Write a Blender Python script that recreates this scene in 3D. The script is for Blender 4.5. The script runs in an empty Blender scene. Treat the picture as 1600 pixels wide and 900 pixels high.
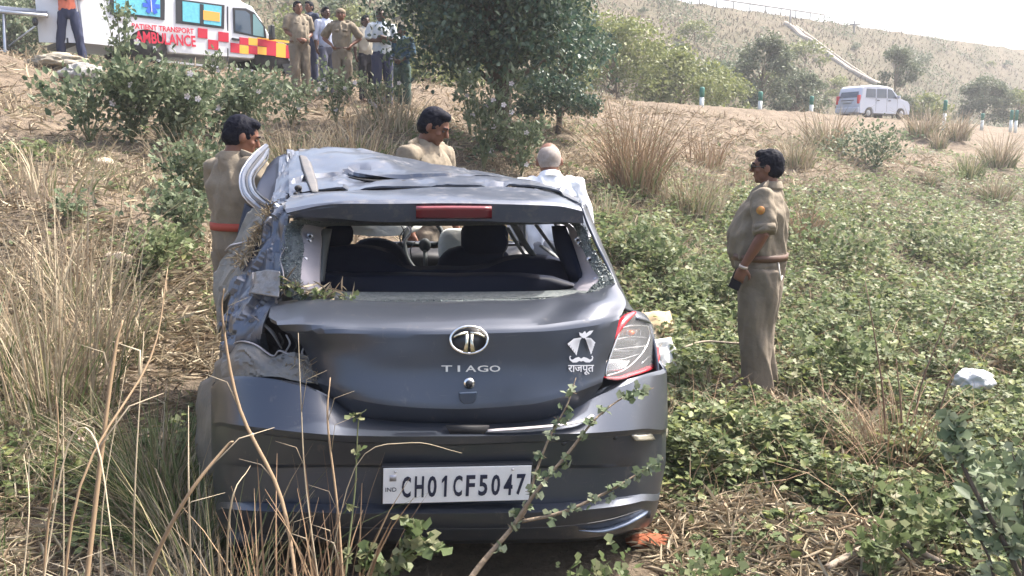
import bpy, bmesh, math, random
import numpy as np
from mathutils import Vector, Matrix, noise
random.seed(7); RNG = np.random.default_rng(11)
SC = bpy.context.scene
COL = SC.collection

# ---------------------------------------------------------------- camera, sky, sun, exposure
FPX = 1300.0
PITCH = math.atan(214.0 / FPX)
CAMZ = 1.6
cam_d = bpy.data.cameras.new('camera'); cam = bpy.data.objects.new('camera', cam_d); COL.objects.link(cam)
cam_d.sensor_width = 36.0; cam_d.lens = FPX * 36.0 / 1600.0
cam_d.clip_start = 0.05; cam_d.clip_end = 2000
cam.location = (0, 0, CAMZ); cam.rotation_euler = (math.pi / 2 - PITCH, 0, 0)
SC.camera = cam

SUN_EL, SUN_AZ = math.radians(56), math.radians(62)      # azimuth from +Y (view direction) towards +X
w = bpy.data.worlds.new('World'); SC.world = w; w.use_nodes = True
nt = w.node_tree; nt.nodes.clear()
sky = nt.nodes.new('ShaderNodeTexSky'); sky.sky_type = 'NISHITA'; sky.sun_disc = False
sky.sun_elevation = SUN_EL; sky.sun_rotation = SUN_AZ
sky.air_density = 1.0; sky.dust_density = 7.0; sky.ozone_density = 1.0
bg = nt.nodes.new('ShaderNodeBackground'); bg.inputs['Strength'].default_value = 0.15
wo = nt.nodes.new('ShaderNodeOutputWorld')
nt.links.new(sky.outputs[0], bg.inputs[0]); nt.links.new(bg.outputs[0], wo.inputs[0])
sd = bpy.data.lights.new('sun', 'SUN'); sd.energy = 3.05; sd.angle = math.radians(0.6); sd.color = (1.0, 0.95, 0.87)
sun = bpy.data.objects.new('sun', sd); COL.objects.link(sun)
SUN_V = Vector((math.sin(SUN_AZ) * math.cos(SUN_EL), math.cos(SUN_AZ) * math.cos(SUN_EL), math.sin(SUN_EL)))
sun.rotation_euler = SUN_V.to_track_quat('Z', 'Y').to_euler()
SC.view_settings.view_transform = 'Standard'; SC.view_settings.look = 'None'
SC.view_settings.exposure = 1.6; SC.view_settings.gamma = 1.0
SC.render.engine = 'CYCLES'
SC.cycles.max_bounces = 6; SC.cycles.diffuse_bounces = 3; SC.cycles.glossy_bounces = 3
SC.cycles.transmission_bounces = 4; SC.cycles.transparent_max_bounces = 8
SC.cycles.use_denoising = True
SC.cycles.caustics_reflective = False; SC.cycles.caustics_refractive = False

# ---------------------------------------------------------------- where a ray of the lens meets a real distance
CP, SP = math.cos(PITCH), math.sin(PITCH)
def ray(px, py):
    a = (px - 800) / FPX; b = (450 - py) / FPX
    return Vector((a, CP + b * SP, -SP + b * CP))
def at(px, py, Y):
    r = ray(px, py); return Vector((0, 0, CAMZ)) + r * (Y / r.y)
def proj(p):
    x, y, z = p[0], p[1], p[2] - CAMZ
    d = y * CP - z * SP; v = y * SP + z * CP
    return (800 + FPX * x / d, 450 - FPX * v / d)

# ---------------------------------------------------------------- materials
MATS = {}
def mat(name, col=(0.5, 0.5, 0.5), rough=0.6, metal=0.0, var=0.0, scale=8.0, col2=None, bump=0.0, bscale=40.0, coat=0.0,
        island=None, translucent=0.0, spec=0.5, emit=None, objvar=0.0, detail=5.0):
    """one principled material: colour varied by noise (col -> col2), fine relief, optional per-leaf colours"""
    if name in MATS: return MATS[name]
    m = bpy.data.materials.new(name); m.use_nodes = True; MATS[name] = m
    n = m.node_tree.nodes; l = m.node_tree.links
    b = n['Principled BSDF']; out = n['Material Output']
    b.inputs['Roughness'].default_value = rough; b.inputs['Metallic'].default_value = metal
    b.inputs['Specular IOR Level'].default_value = spec
    b.inputs['Coat Weight'].default_value = coat; b.inputs['Coat Roughness'].default_value = 0.06
    tc = n.new('ShaderNodeTexCoord')
    csock = None
    if col2 is not None:
        nz = n.new('ShaderNodeTexNoise'); nz.inputs['Scale'].default_value = scale; nz.inputs['Detail'].default_value = detail
        nz.inputs['Roughness'].default_value = 0.65
        l.new(tc.outputs['Object'], nz.inputs['Vector'])
        cr = n.new('ShaderNodeValToRGB'); cr.color_ramp.elements[0].position = 0.5 - 0.5 * (1 - var) * 0.4; cr.color_ramp.elements[1].position = 0.5 + 0.5 * (1 - var) * 0.4
        cr.color_ramp.elements[0].color = (*col, 1); cr.color_ramp.elements[1].color = (*col2, 1)
        l.new(nz.outputs['Fac'], cr.inputs[0]); csock = cr.outputs[0]
    if island:
        g = n.new('ShaderNodeNewGeometry'); cr = n.new('ShaderNodeValToRGB'); cr.color_ramp.interpolation = 'LINEAR'
        while len(cr.color_ramp.elements) < len(island): cr.color_ramp.elements.new(0.5)
        for i, c in enumerate(island):
            cr.color_ramp.elements[i].position = i / (len(island) - 1); cr.color_ramp.elements[i].color = (*c, 1)
        l.new(g.outputs['Random Per Island'], cr.inputs[0]); csock = cr.outputs[0]
    if objvar:
        oi = n.new('ShaderNodeObjectInfo'); hs = n.new('ShaderNodeHueSaturation')
        mr = n.new('ShaderNodeMapRange'); mr.inputs['To Min'].default_value = 1 - objvar; mr.inputs['To Max'].default_value = 1 + objvar
        l.new(oi.outputs['Random'], mr.inputs[0]); l.new(mr.outputs[0], hs.inputs['Value'])
        if csock: l.new(csock, hs.inputs['Color'])
        else: hs.inputs['Color'].default_value = (*col, 1)
        csock = hs.outputs[0]
    if csock: l.new(csock, b.inputs['Base Color'])
    else: b.inputs['Base Color'].default_value = (*col, 1)
    if bump:
        nb = n.new('ShaderNodeTexNoise'); nb.inputs['Scale'].default_value = bscale; nb.inputs['Detail'].default_value = 6
        l.new(tc.outputs['Object'], nb.inputs['Vector'])
        bp = n.new('ShaderNodeBump'); bp.inputs['Strength'].default_value = bump; bp.inputs['Distance'].default_value = 0.02
        l.new(nb.outputs['Fac'], bp.inputs['Height']); l.new(bp.outputs[0], b.inputs['Normal'])
    if translucent:
        t = n.new('ShaderNodeBsdfTranslucent'); mx = n.new('ShaderNodeMixShader'); mx.inputs[0].default_value = translucent
        if csock:
            gm = n.new('ShaderNodeGamma'); gm.inputs['Gamma'].default_value = 0.85
            l.new(csock, gm.inputs[0]); l.new(gm.outputs[0], t.inputs[0])
        else: t.inputs[0].default_value = (*col, 1)
        l.new(b.outputs[0], mx.inputs[1]); l.new(t.outputs[0], mx.inputs[2]); l.new(mx.outputs[0], out.inputs[0])
    return m

# ---------------------------------------------------------------- object helpers
def tag(o, label=None, cat=None, group=None, kind=None):
    if label: o['label'] = label
    if cat: o['category'] = cat
    if group: o['group'] = group
    if kind: o['kind'] = kind
    return o
def empty(name, loc, rz=0, label=None, cat=None, group=None):
    o = bpy.data.objects.new(name, None); COL.objects.link(o); o.location = loc; o.rotation_euler = (0, 0, rz)
    o.empty_display_size = 0.2
    bpy.context.view_layer.update()
    return tag(o, label, cat, group)
def link(name, me, m=None, parent=None, smooth=True, world=True):
    o = bpy.data.objects.new(name, me); COL.objects.link(o)
    if m is not None and not me.materials:
        for mm in (m if isinstance(m, (list, tuple)) else [m]): me.materials.append(mm)
    if smooth: me.polygons.foreach_set('use_smooth', [True] * len(me.polygons))
    if parent is not None:
        o.parent = parent
        if world: o.matrix_parent_inverse = parent_world(parent).inverted()
    return o
def parent_world(p):
    m = p.matrix_basis.copy()
    if p.parent: m = parent_world(p.parent) @ p.matrix_parent_inverse @ m
    return m
def mesh_np(name, V, F, m=None, parent=None, smooth=True, kind=None, world=True):
    """V (n,3); F list of equal-length faces as array (k,3|4)"""
    me = bpy.data.meshes.new(name); V = np.asarray(V, dtype=np.float32); F = np.asarray(F, dtype=np.int32)
    me.vertices.add(len(V)); me.vertices.foreach_set('co', V.ravel())
    me.loops.add(F.size); me.loops.foreach_set('vertex_index', F.ravel())
    me.polygons.add(len(F)); k = F.shape[1]
    me.polygons.foreach_set('loop_start', np.arange(0, F.size, k, dtype=np.int32))
    me.update(calc_edges=True)
    o = link(name, me, m, parent, smooth, world)
    if kind: o['kind'] = kind
    return o
class MB:
    """collects shapes, builds ONE mesh object"""
    def __init__(s): s.v = []; s.f = []; s.mi = []
    def add(s, vs, fs, mi=0):
        b = len(s.v); s.v += [tuple(v) for v in vs]; s.f += [tuple(i + b for i in f) for f in fs]; s.mi += [mi] * len(fs); return s
    def box(s, c, size, R=None, mi=0, taper=1.0):
        vs = []
        for z in (-1, 1):
            t = taper if z > 0 else 1.0
            for x, y in ((-1, -1), (1, -1), (1, 1), (-1, 1)):
                p = Vector((x * size[0] / 2 * t, y * size[1] / 2 * t, z * size[2] / 2))
                if R: p = R @ p
                vs.append(Vector(c) + p)
        return s.add(vs, [(0, 3, 2, 1), (4, 5, 6, 7), (0, 1, 5, 4), (1, 2, 6, 5), (2, 3, 7, 6), (3, 0, 4, 7)], mi)
    def tube(s, pts, rad, n=10, mi=0, flat=1.0, up=None, cap=True):
        pts = [Vector(p) for p in pts]
        if not isinstance(rad, (list, tuple)): rad = [rad] * len(pts)
        if len(rad) != len(pts):
            rad = [float(v) for v in np.interp(np.linspace(0, 1, len(pts)), np.linspace(0, 1, len(rad)), rad)]
        rings = []; prev = None
        for i, p in enumerate(pts):
            d = (pts[min(i + 1, len(pts) - 1)] - pts[max(i - 1, 0)]).normalized()
            if prev is None:
                u = Vector(up) if up else (Vector((0, 0, 1)) if abs(d.z) < 0.9 else Vector((1, 0, 0)))
            else: u = prev
            a = d.cross(u);
            if a.length < 1e-5: a = d.cross(Vector((0.3, 0.9, 0.1)))
            a.normalize(); bvec = a.cross(d).normalized(); prev = bvec
            r = rad[i]
            if not isinstance(r, (tuple, list)): r = (r, r * flat)
            rings.append([p + a * math.cos(t) * r[0] + bvec * math.sin(t) * r[1] for t in [2 * math.pi * k / n for k in range(n)]])
        vs = [q for rg in rings for q in rg]; fs = []
        for i in range(len(rings) - 1):
            for k in range(n):
                fs.append((i * n + k, i * n + (k + 1) % n, (i + 1) * n + (k + 1) % n, (i + 1) * n + k))
        if cap: fs += [tuple(reversed(range(n))), tuple(range((len(rings) - 1) * n, len(rings) * n))]
        return s.add(vs, fs, mi)
    def ball(s, c, r, n=12, m=8, R=None, mi=0):
        if not isinstance(r, (tuple, list)): r = (r, r, r)
        vs = [Vector((0, 0, -1))]
        for j in range(1, m):
            a = -math.pi / 2 + math.pi * j / m
            for k in range(n): vs.append(Vector((math.cos(a) * math.cos(2 * math.pi * k / n), math.cos(a) * math.sin(2 * math.pi * k / n), math.sin(a))))
        vs.append(Vector((0, 0, 1)))
        vs = [Vector((v.x * r[0], v.y * r[1], v.z * r[2])) for v in vs]
        if R: vs = [R @ v for v in vs]
        vs = [v + Vector(c) for v in vs]
        fs = [(0, 1 + (k + 1) % n, 1 + k) for k in range(n)]
        for j in range(m - 2):
            for k in range(n):
                a = 1 + j * n + k; b = 1 + j * n + (k + 1) % n
                fs.append((a, b, b + n, a + n))
        t = len(vs) - 1; o = 1 + (m - 2) * n
        fs += [(t, o + k, o + (k + 1) % n) for k in range(n)]
        return s.add(vs, fs, mi)
    def prism(s, poly, depth, M=None, mi=0):
        """polygon in the xy plane pushed out along +z by depth, then M"""
        n = len(poly); vs = [Vector((p[0], p[1], 0)) for p in poly] + [Vector((p[0], p[1], depth)) for p in poly]
        if M: vs = [M @ v for v in vs]
        return s.add(vs, [tuple(reversed(range(n))), tuple(range(n, 2 * n))] + [(k, (k + 1) % n, n + (k + 1) % n, n + k) for k in range(n)], mi)
    def mesh(s, name):
        me = bpy.data.meshes.new(name); me.from_pydata([tuple(v) for v in s.v], [], s.f); me.update()
        me.polygons.foreach_set('material_index', s.mi); return me
    def build(s, name, m, parent=None, smooth=True, bevel=0.0, world=True, kind=None, sub=0):
        o = link(name, s.mesh(name), m, parent, smooth, world)
        if bevel:
            bv = o.modifiers.new('b', 'BEVEL'); bv.width = bevel; bv.segments = 2; bv.limit_method = 'ANGLE'; bv.angle_limit = 0.7
            bv.harden_normals = False
            o.data.polygons.foreach_set('use_smooth', [False] * len(o.data.polygons))
        if sub:
            sb = o.modifiers.new('s', 'SUBSURF'); sb.levels = sub; sb.render_levels = sub
        if kind: o['kind'] = kind
        return o

def crom(a, b, c, d, t):
    return 0.5 * ((2 * b) + (c - a) * t + (2 * a - 5 * b + 4 * c - d) * t * t + (3 * b - a - 3 * c + d) * t * t * t)
def resample(pts, k):
    out = []; n = len(pts)
    for i in range(n - 1):
        a = pts[max(i - 1, 0)]; b = pts[i]; c = pts[i + 1]; d = pts[min(i + 2, n - 1)]
        if i == 0: a = b * 2 - c
        if i == n - 2: d = c * 2 - b
        for j in range(k): out.append(crom(a, b, c, d, j / k))
    out.append(pts[-1]); return out
def grid_of(rows, k=4, kr=None, sharp=()):
    """rows of control points -> fine grid of points"""
    kr = kr or k
    rr = [resample([Vector(p) for p in r], k) for r in rows]
    cols = list(zip(*rr))
    segs = [0] + sorted(sharp) + [len(rows) - 1]
    cc = []
    for c in cols:
        out = []
        for a, b in zip(segs[:-1], segs[1:]):
            part = resample(list(c[a:b + 1]), kr) if b > a else [c[a]]
            out += part if not out else part[1:]
        cc.append(out)
    return [list(r) for r in zip(*cc)]
def crease(q):
    """sheet buckled into flat facets that meet in sharp folds"""
    best = -9.0
    for p in noise.voronoi(q)[1]:
        g = noise.noise_vector(p * 3.7) * 1.5
        best = max(best, noise.noise(p * 5.1) * .4 + g.dot(q - p) - .35 * (q - p).length_squared)
    return best - .25
def patch(name, rows, m, parent=None, k=4, kr=None, thick=0.006, rough=0.0, rscale=6.0, sharp=(), flip=False, ridge=False, edge=0.0, split=0, pq=None):
    """a sheet through the control points, crumpled along its normal, with real thickness"""
    g = grid_of(rows, k, kr, sharp)
    R, Cn = len(g), len(g[0])
    P = np.array([[tuple(p) for p in r] for r in g])
    du = np.gradient(P, axis=1); dv = np.gradient(P, axis=0)
    N = np.cross(du, dv); N /= (np.linalg.norm(N, axis=2, keepdims=True) + 1e-9)
    if flip: N = -N
    if rough:
        D = np.zeros((R, Cn))
        for i in range(R):
            for j in range(Cn):
                q = Vector(P[i, j]) * rscale
                if pq: q = Vector((j / Cn * pq[0] + i / R * pq[2], i / R * pq[1], .37 + rscale))
                if ridge: D[i, j] = crease(q * .62) * .8 - crease(q * 1.35 + Vector((7, 3, 1))) * .4 + noise.noise(q * .4) * .4
                else:
                    D[i, j] = noise.noise(q) + 0.4 * noise.noise(q * 2.3)
        P = P + N * (D * rough)[:, :, None]
    V = np.concatenate([P.reshape(-1, 3), (P - N * thick).reshape(-1, 3)])
    o = R * Cn; F = []
    def q(i, j): return i * Cn + j
    for i in range(R - 1):
        for j in range(Cn - 1):
            a, b, c, d = q(i, j), q(i, j + 1), q(i + 1, j + 1), q(i + 1, j)
            if flip: F += [(d, c, b, a), (a + o, b + o, c + o, d + o)]
            else: F += [(a, b, c, d), (d + o, c + o, b + o, a + o)]
    bd = [q(0, j) for j in range(Cn)] + [q(i, Cn - 1) for i in range(1, R)] + [q(R - 1, j) for j in range(Cn - 2, -1, -1)] + [q(i, 0) for i in range(R - 2, 0, -1)]
    for a, b in zip(bd, bd[1:] + bd[:1]):
        F.append((b, a, a + o, b + o) if not flip else (a, b, b + o, a + o))
    o = mesh_np(name, V, F, m, parent)
    if split: es = o.modifiers.new('e', 'EDGE_SPLIT'); es.split_angle = math.radians(split)
    return o

def text_obj(name, s, M, width, height, m, parent, depth=0.002, font=None, bold=0.0, spacing=1.0):
    """flat letters fitted to width x height, on the plane of matrix M (origin = centre)"""
    c = bpy.data.curves.new(name, 'FONT'); c.body = s; c.extrude = 0.01; c.offset = bold; c.space_character = spacing
    c.resolution_u = 3
    t = bpy.data.objects.new(name, c); COL.objects.link(t)
    dg = bpy.context.evaluated_depsgraph_get()
    me = bpy.data.meshes.new_from_object(t.evaluated_get(dg)); bpy.data.objects.remove(t)
    n = len(me.vertices); co = np.zeros(n * 3, dtype=np.float32); me.vertices.foreach_get('co', co); co = co.reshape(-1, 3)
    lo, hi = co.min(0), co.max(0)
    co = (co - (lo + hi) / 2) / np.maximum(hi - lo, 1e-6) * np.array([width, height, depth]) + np.array([0, 0, depth / 2])
    A = np.array(M); co = co @ A[:3, :3].T + A[:3, 3]
    me.vertices.foreach_set('co', co.astype(np.float32).ravel()); me.update(); me.materials.clear()
    return link(name, me, m, parent, smooth=False)
def frame(o, x, y):
    """matrix with origin o, x axis x, y axis near y"""
    x = Vector(x).normalized(); z = x.cross(Vector(y)).normalized(); y = z.cross(x)
    M = Matrix((x, y, z)).transposed().to_4x4(); M.translation = Vector(o); return M
# ---------------------------------------------------------------- ground: flat field, soil bank up to the road, high embankment behind
def sstep(t): t = min(max(t, 0.0), 1.0); return t * t * (3 - 2 * t)
ROADZ = 3.22
def hill_f(x, y):
    yt = 0.95 * x + 37.5; yp = 0.68 * x + 71
    return (y - yt) / max(yp - yt, 8.0)
def bank_s(x, y): return (y - x - 6.0) / math.sqrt(2)
def base_h(x, y):
    s = bank_s(x, y) + .5; t = s / 12.9
    z = -0.09 * sstep((x - 0.6) / 2.0)
    if t > 0:
        tt = min(t, 1.0)
        z += ROADZ * (0.75 * tt + 0.25 * sstep(tt)) * 1.0 if t < 1 else ROADZ - z
    f = hill_f(x, y)
    if f > 0: z += 12.4 * min(f, 1.0) ** 1.0
    if f > 1: z += 0
    return z
def th(x, y):
    s = bank_s(x, y)
    z = base_h(x, y)
    k = 1.0 if s < 0 else 1.0
    a = noise.noise(Vector((x * 0.5, y * 0.5, 1.0))) * 0.06 + noise.noise(Vector((x * 1.7, y * 1.7, 4.0))) * 0.03
    onb = sstep(s / 2.0) * (1 - sstep((s - 12.0) / 0.8))
    a += onb * (noise.noise(Vector((x * 0.35, y * 0.35, 9.0))) * 0.28 + abs(noise.noise(Vector((x * 1.3, y * 1.3, 7.0)))) * 0.16 + noise.noise(Vector((x * 4.1, y * 4.1, 2.0))) * 0.03)
    road = sstep((s - 12.0) / 0.8) * (1 - sstep((s - 21) / 1.0))
    a *= (1 - road)
    f = hill_f(x, y)
    if f > 0: a += sstep(f * 8) * (noise.noise(Vector((x * 0.12, y * 0.12, 3.0))) * 0.8 + abs(noise.noise(Vector((x * 0.4, y * 0.4, 5.0)))) * 0.35) * (1 - sstep((f - 0.9) / 0.1))
    # the car stands level
    return z + a
def ground_hit(px, py, ymin=1.0, ymax=160.0):
    r = ray(px, py); r = r / r.y; y = ymin
    while y < ymax:
        p = Vector((0, 0, CAMZ)) + r * y
        if p.z <= th(p.x, p.y):
            return Vector((p.x, p.y, th(p.x, p.y)))
        y += 0.02 + y * 0.004
    return None
def axis(lo, a, b, hi, step, g=1.09):
    xs = list(np.arange(a, b + 1e-6, step)); d = step; x = b
    while x < hi: d = min(d * g, 12); x += d; xs.append(x)
    d = step; x = a
    while x > lo: d = min(d * g, 12); x -= d; xs.insert(0, x)
    return xs
gx = axis(-260, -9, 11, 420, 0.11, 1.045); gy = axis(-30, 1.2, 17, 520, 0.11, 1.03)
V = [(x, y, th(x, y)) for y in gy for x in gx]
nx = len(gx); I = np.arange(len(gx) * len(gy)).reshape(len(gy), nx)
F = np.stack([I[:-1, :-1], I[:-1, 1:], I[1:, 1:], I[1:, :-1]], -1).reshape(-1, 4)
def ground_material():
    m = bpy.data.materials.new('soil_and_straw'); m.use_nodes = True; n = m.node_tree.nodes; l = m.node_tree.links
    b = n['Principled BSDF']; b.inputs['Roughness'].default_value = 0.95; b.inputs['Specular IOR Level'].default_value = 0.15
    tc = n.new('ShaderNodeTexCoord')
    def nz(scale, detail=6, rough=0.6):
        q = n.new('ShaderNodeTexNoise'); q.inputs['Scale'].default_value = scale; q.inputs['Detail'].default_value = detail; q.inputs['Roughness'].default_value = rough
        l.new(tc.outputs['Object'], q.inputs['Vector']); return q.outputs['Fac']
    def ramp(sock, stops):
        r = n.new('ShaderNodeValToRGB')
        while len(r.color_ramp.elements) < len(stops): r.color_ramp.elements.new(0.5)
        for i, (p, c) in enumerate(stops): r.color_ramp.elements[i].position = p; r.color_ramp.elements[i].color = (*c, 1)
        l.new(sock, r.inputs[0]); return r.outputs[0]
    def mix(f, a, c):
        x = n.new('ShaderNodeMix'); x.data_type = 'RGBA'; l.new(f, x.inputs[0]); l.new(a, x.inputs[6]); l.new(c, x.inputs[7]); return x.outputs[2]
    soil = ramp(nz(2.2), [(0.3, (0.13, 0.10, 0.072)), (0.5, (0.172, 0.136, 0.102)), (0.72, (0.235, 0.187, 0.14))])
    veg = ramp(nz(3.0), [(0.3, (0.05, 0.055, 0.032)), (0.55, (0.095, 0.085, 0.055)), (0.75, (0.14, 0.108, 0.08))])
    at_ = n.new('ShaderNodeAttribute'); at_.attribute_name = 'cover'
    fine = ramp(nz(30, 4), [(0.35, (0, 0, 0)), (0.65, (1, 1, 1))])
    md = n.new('ShaderNodeMath'); md.operation = 'MULTIPLY_ADD'; l.new(fine, md.inputs[0]); md.inputs[1].default_value = 0.5; l.new(at_.outputs['Fac'], md.inputs[2])
    ms = n.new('ShaderNodeMath'); ms.operation = 'SUBTRACT'; ms.use_clamp = True; l.new(md.outputs[0], ms.inputs[0]); ms.inputs[1].default_value = 0.25
    c = mix(ms.outputs[0], soil, veg)
    l.new(c, b.inputs['Base Color'])
    bp = n.new('ShaderNodeBump'); bp.inputs['Strength'].default_value = 0.7; bp.inputs['Distance'].default_value = 0.05
    l.new(nz(14, 8, 0.7), bp.inputs['Height'])
    b2 = n.new('ShaderNodeBump'); b2.inputs['Strength'].default_value = 0.8; b2.inputs['Distance'].default_value = 0.16
    l.new(nz(3.2, 7, 0.62), b2.inputs['Height']); l.new(bp.outputs[0], b2.inputs['Normal']); l.new(b2.outputs[0], b.inputs['Normal'])
    return m
GM = ground_material()
ground = mesh_np('ground', V, F, GM, kind='structure')
OX, OY = 1.62, 5.45
def cover(x, y):
    """how much green cover grows at a place, 0..1"""
    s = bank_s(x, y)
    n1 = noise.noise(Vector((x * 0.45, y * 0.45, 12.0))) * 0.5 + noise.noise(Vector((x * 1.6, y * 1.6, 3.0))) * 0.25
    f = hill_f(x, y)
    if f > -0.2: return min(1, max(0, 0.85 + 1.1 * n1 + 0.2 * noise.noise(Vector((x * 0.08, y * 0.08, 1.0)))))
    if s > 11.5: return 0.1
    c = 0.0
    c = sstep((x + 0.3) / 1.5) * (1 - sstep((s - 2.0 + n1 * 3) / 2.6))        # field on the right
    c = max(c, (0.2 + n1) * (1 - sstep((s - 6) / 4)))
    # trampled dry patch beside the car, bottom right
    d = math.hypot((x - 1.05) / 0.7, (y - 2.9) / 1.0); c *= .25 + .75 * sstep((d - 0.6) / 0.8 + n1)
    d = math.hypot(x - OX, y - OY); c *= sstep((d - .12) / .35)
    d = math.hypot((x - 1.9) / 0.9, (y - 2.5) / 0.8); c *= 0.5 + 0.5 * sstep((d - 0.8) / 0.6 + n1)
    return max(0.0, min(1.0, c + n1 * 0.3))
at_ = ground.data.attributes.new('cover', 'FLOAT', 'POINT')
at_.data.foreach_set('value', np.array([cover(v[0], v[1]) for v in V], dtype=np.float32))
# road on top of the bank
def road_pt(t, s, dz=0.0):
    """t metres along the road, s metres across from the foot of the bank"""
    x = (t - s) / math.sqrt(2) - 3.0; y = (t + s) / math.sqrt(2) + 3.0
    return (x, y, dz)
rows = []
Vr = []; ts = list(range(-60, 220, 4))
for t in ts:
    for s in (13.2, 20.4): p = road_pt(t, s); Vr.append((p[0], p[1], base_h(p[0], p[1]) + 0.012))
Fr = [(2 * i, 2 * i + 2, 2 * i + 3, 2 * i + 1) for i in range(len(ts) - 1)]
mesh_np('road', Vr, Fr, mat('asphalt', (0.05, 0.05, 0.052), 0.9, col2=(0.075, 0.072, 0.068), scale=3, bump=0.3), kind='structure')
# ---------------------------------------------------------------- the wrecked hatchback
TH = math.radians(9)
CC = Vector((-0.20, 2.64, 0.0)); CA = Vector((-math.sin(TH), math.cos(TH), 0)); CU = Vector((math.cos(TH), math.sin(TH), 0))
def P(px, py, v):                       # a point of the car body, v metres ahead of the rear bumper plane
    r = ray(px, py); o = Vector((0, 0, CAMZ))
    t = (v - (o - CC).dot(CA)) / r.dot(CA); return o + r * t
def L(u, v, z): return CC + CU * u + CA * v + Vector((0, 0, z))
PAINT = mat('grey_paint', (0.075, 0.083, 0.10), 0.33, 0.75, 0.0, 5, (0.10, 0.108, 0.125), coat=0.5)
DUSTY = mat('dusty_grey_paint', (0.13, 0.135, 0.14), 0.5, 0.45, 0.1, 9, (0.23, 0.21, 0.18), bump=0.15, bscale=60)
def paint_with_dust(name, amount, base=(0.063, 0.074, 0.098)):
    m = mat(name, base, 0.32, 0.75, coat=0.5); n = m.node_tree.nodes; l = m.node_tree.links; b = n['Principled BSDF']
    tc = n.new('ShaderNodeTexCoord'); nz = n.new('ShaderNodeTexNoise'); nz.inputs['Scale'].default_value = 16; nz.inputs['Detail'].default_value = 9; nz.inputs['Roughness'].default_value = 0.78
    mp = n.new('ShaderNodeMapping'); mp.inputs['Scale'].default_value = (1, 1, 0.6); l.new(tc.outputs['Object'], mp.inputs[0]); l.new(mp.outputs[0], nz.inputs['Vector'])
    cr = n.new('ShaderNodeValToRGB'); cr.color_ramp.elements[0].position = 0.62 - amount * 0.3; cr.color_ramp.elements[1].position = 0.80 - amount * 0.15
    cr.color_ramp.elements[1].color = (amount + 0.25,) * 3 + (1,); l.new(nz.outputs['Fac'], cr.inputs[0])
    # scratches: a noise stretched along one way
    mp2 = n.new('ShaderNodeMapping'); mp2.inputs['Scale'].default_value = (6, 6, 60); mp2.inputs['Rotation'].default_value = (0.3, 0.5, 0)
    n2 = n.new('ShaderNodeTexNoise'); n2.inputs['Scale'].default_value = 2; n2.inputs['Detail'].default_value = 3
    l.new(tc.outputs['Object'], mp2.inputs[0]); l.new(mp2.outputs[0], n2.inputs['Vector'])
    c2 = n.new('ShaderNodeValToRGB'); c2.color_ramp.elements[0].position = 0.68; c2.color_ramp.elements[1].position = 0.74; c2.color_ramp.elements[1].color = (0.5,) * 3 + (1,)
    l.new(n2.outputs['Fac'], c2.inputs[0])
    mxf = n.new('ShaderNodeMath'); mxf.operation = 'MAXIMUM'; l.new(cr.outputs[0], mxf.inputs[0])
    ml = n.new('ShaderNodeMath'); ml.operation = 'MULTIPLY'; l.new(c2.outputs[0], ml.inputs[0]); ml.inputs[1].default_value = amount * 1.4; l.new(ml.outputs[0], mxf.inputs[1])
    mx = n.new('ShaderNodeMix'); mx.data_type = 'RGBA'; l.new(mxf.outputs[0], mx.inputs[0]); mx.inputs[6].default_value = (*base, 1); mx.inputs[7].default_value = (0.30, 0.27, 0.23, 1)
    l.new(mx.outputs[2], b.inputs['Base Color'])
    for sock, a, c in (('Metallic', 0.62, 0.0), ('Roughness', 0.36, 0.8), ('Coat Weight', 0.35, 0.0)):
        mr = n.new('ShaderNodeMapRange'); mr.inputs['To Min'].default_value = a; mr.inputs['To Max'].default_value = c
        l.new(mxf.outputs[0], mr.inputs[0]); l.new(mr.outputs[0], b.inputs[sock])
    return m
PAINT = paint_with_dust('grey_car_paint', 0.12)
BENT = paint_with_dust('bent_scratched_car_paint', 0.34, (0.095, 0.11, 0.145))
NAVY = mat('navy_black_fabric', (0.006, 0.009, 0.024), 0.8, col2=(0.010, 0.015, 0.034), scale=20, bump=0.1, bscale=200, spec=.12)
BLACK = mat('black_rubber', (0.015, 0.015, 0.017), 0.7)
DARKP = mat('dark_plastic', (0.022, 0.024, 0.03), 0.45)
CHROME = mat('chrome', (0.8, 0.8, 0.8), 0.15, 1.0)
DULLCH = mat('dull_metal', (0.55, 0.55, 0.58), 0.35, 0.9)
REDL = mat('red_lens', (0.62, 0.03, 0.045), 0.2, coat=0.6)
DREDL = mat('dark_red_lens', (0.16, 0.014, 0.02), 0.25, coat=0.6)
SILV = mat('bare_inner_metal', (0.42, 0.39, 0.42), 0.5, 0.2, col2=(0.33, 0.32, 0.36), scale=9)
WHITE = mat('white_plastic', (0.78, 0.79, 0.80), 0.4)
INK = mat('dark_blue_ink', (0.012, 0.018, 0.05), 0.5)
CRUMB = mat('crushed_glass_crumbs', (0.10, 0.13, 0.14), 0.25, island=[(0.06, 0.08, 0.09), (0.26, 0.31, 0.30), (0.12, 0.15, 0.16), (0.45, 0.50, 0.47)], coat=0.4)
def glass(name, tint=(0.6, 0.65, 0.68), alpha=0.3, rough=0.08):
    m = mat(name, tint, rough, spec=0.6); b = m.node_tree.nodes['Principled BSDF']; b.inputs['Alpha'].default_value = alpha; return m

car = empty('wrecked_car', CC, TH, 'crushed dark grey hatchback seen from behind, roof buckled and rear window gone', 'car')

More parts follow.
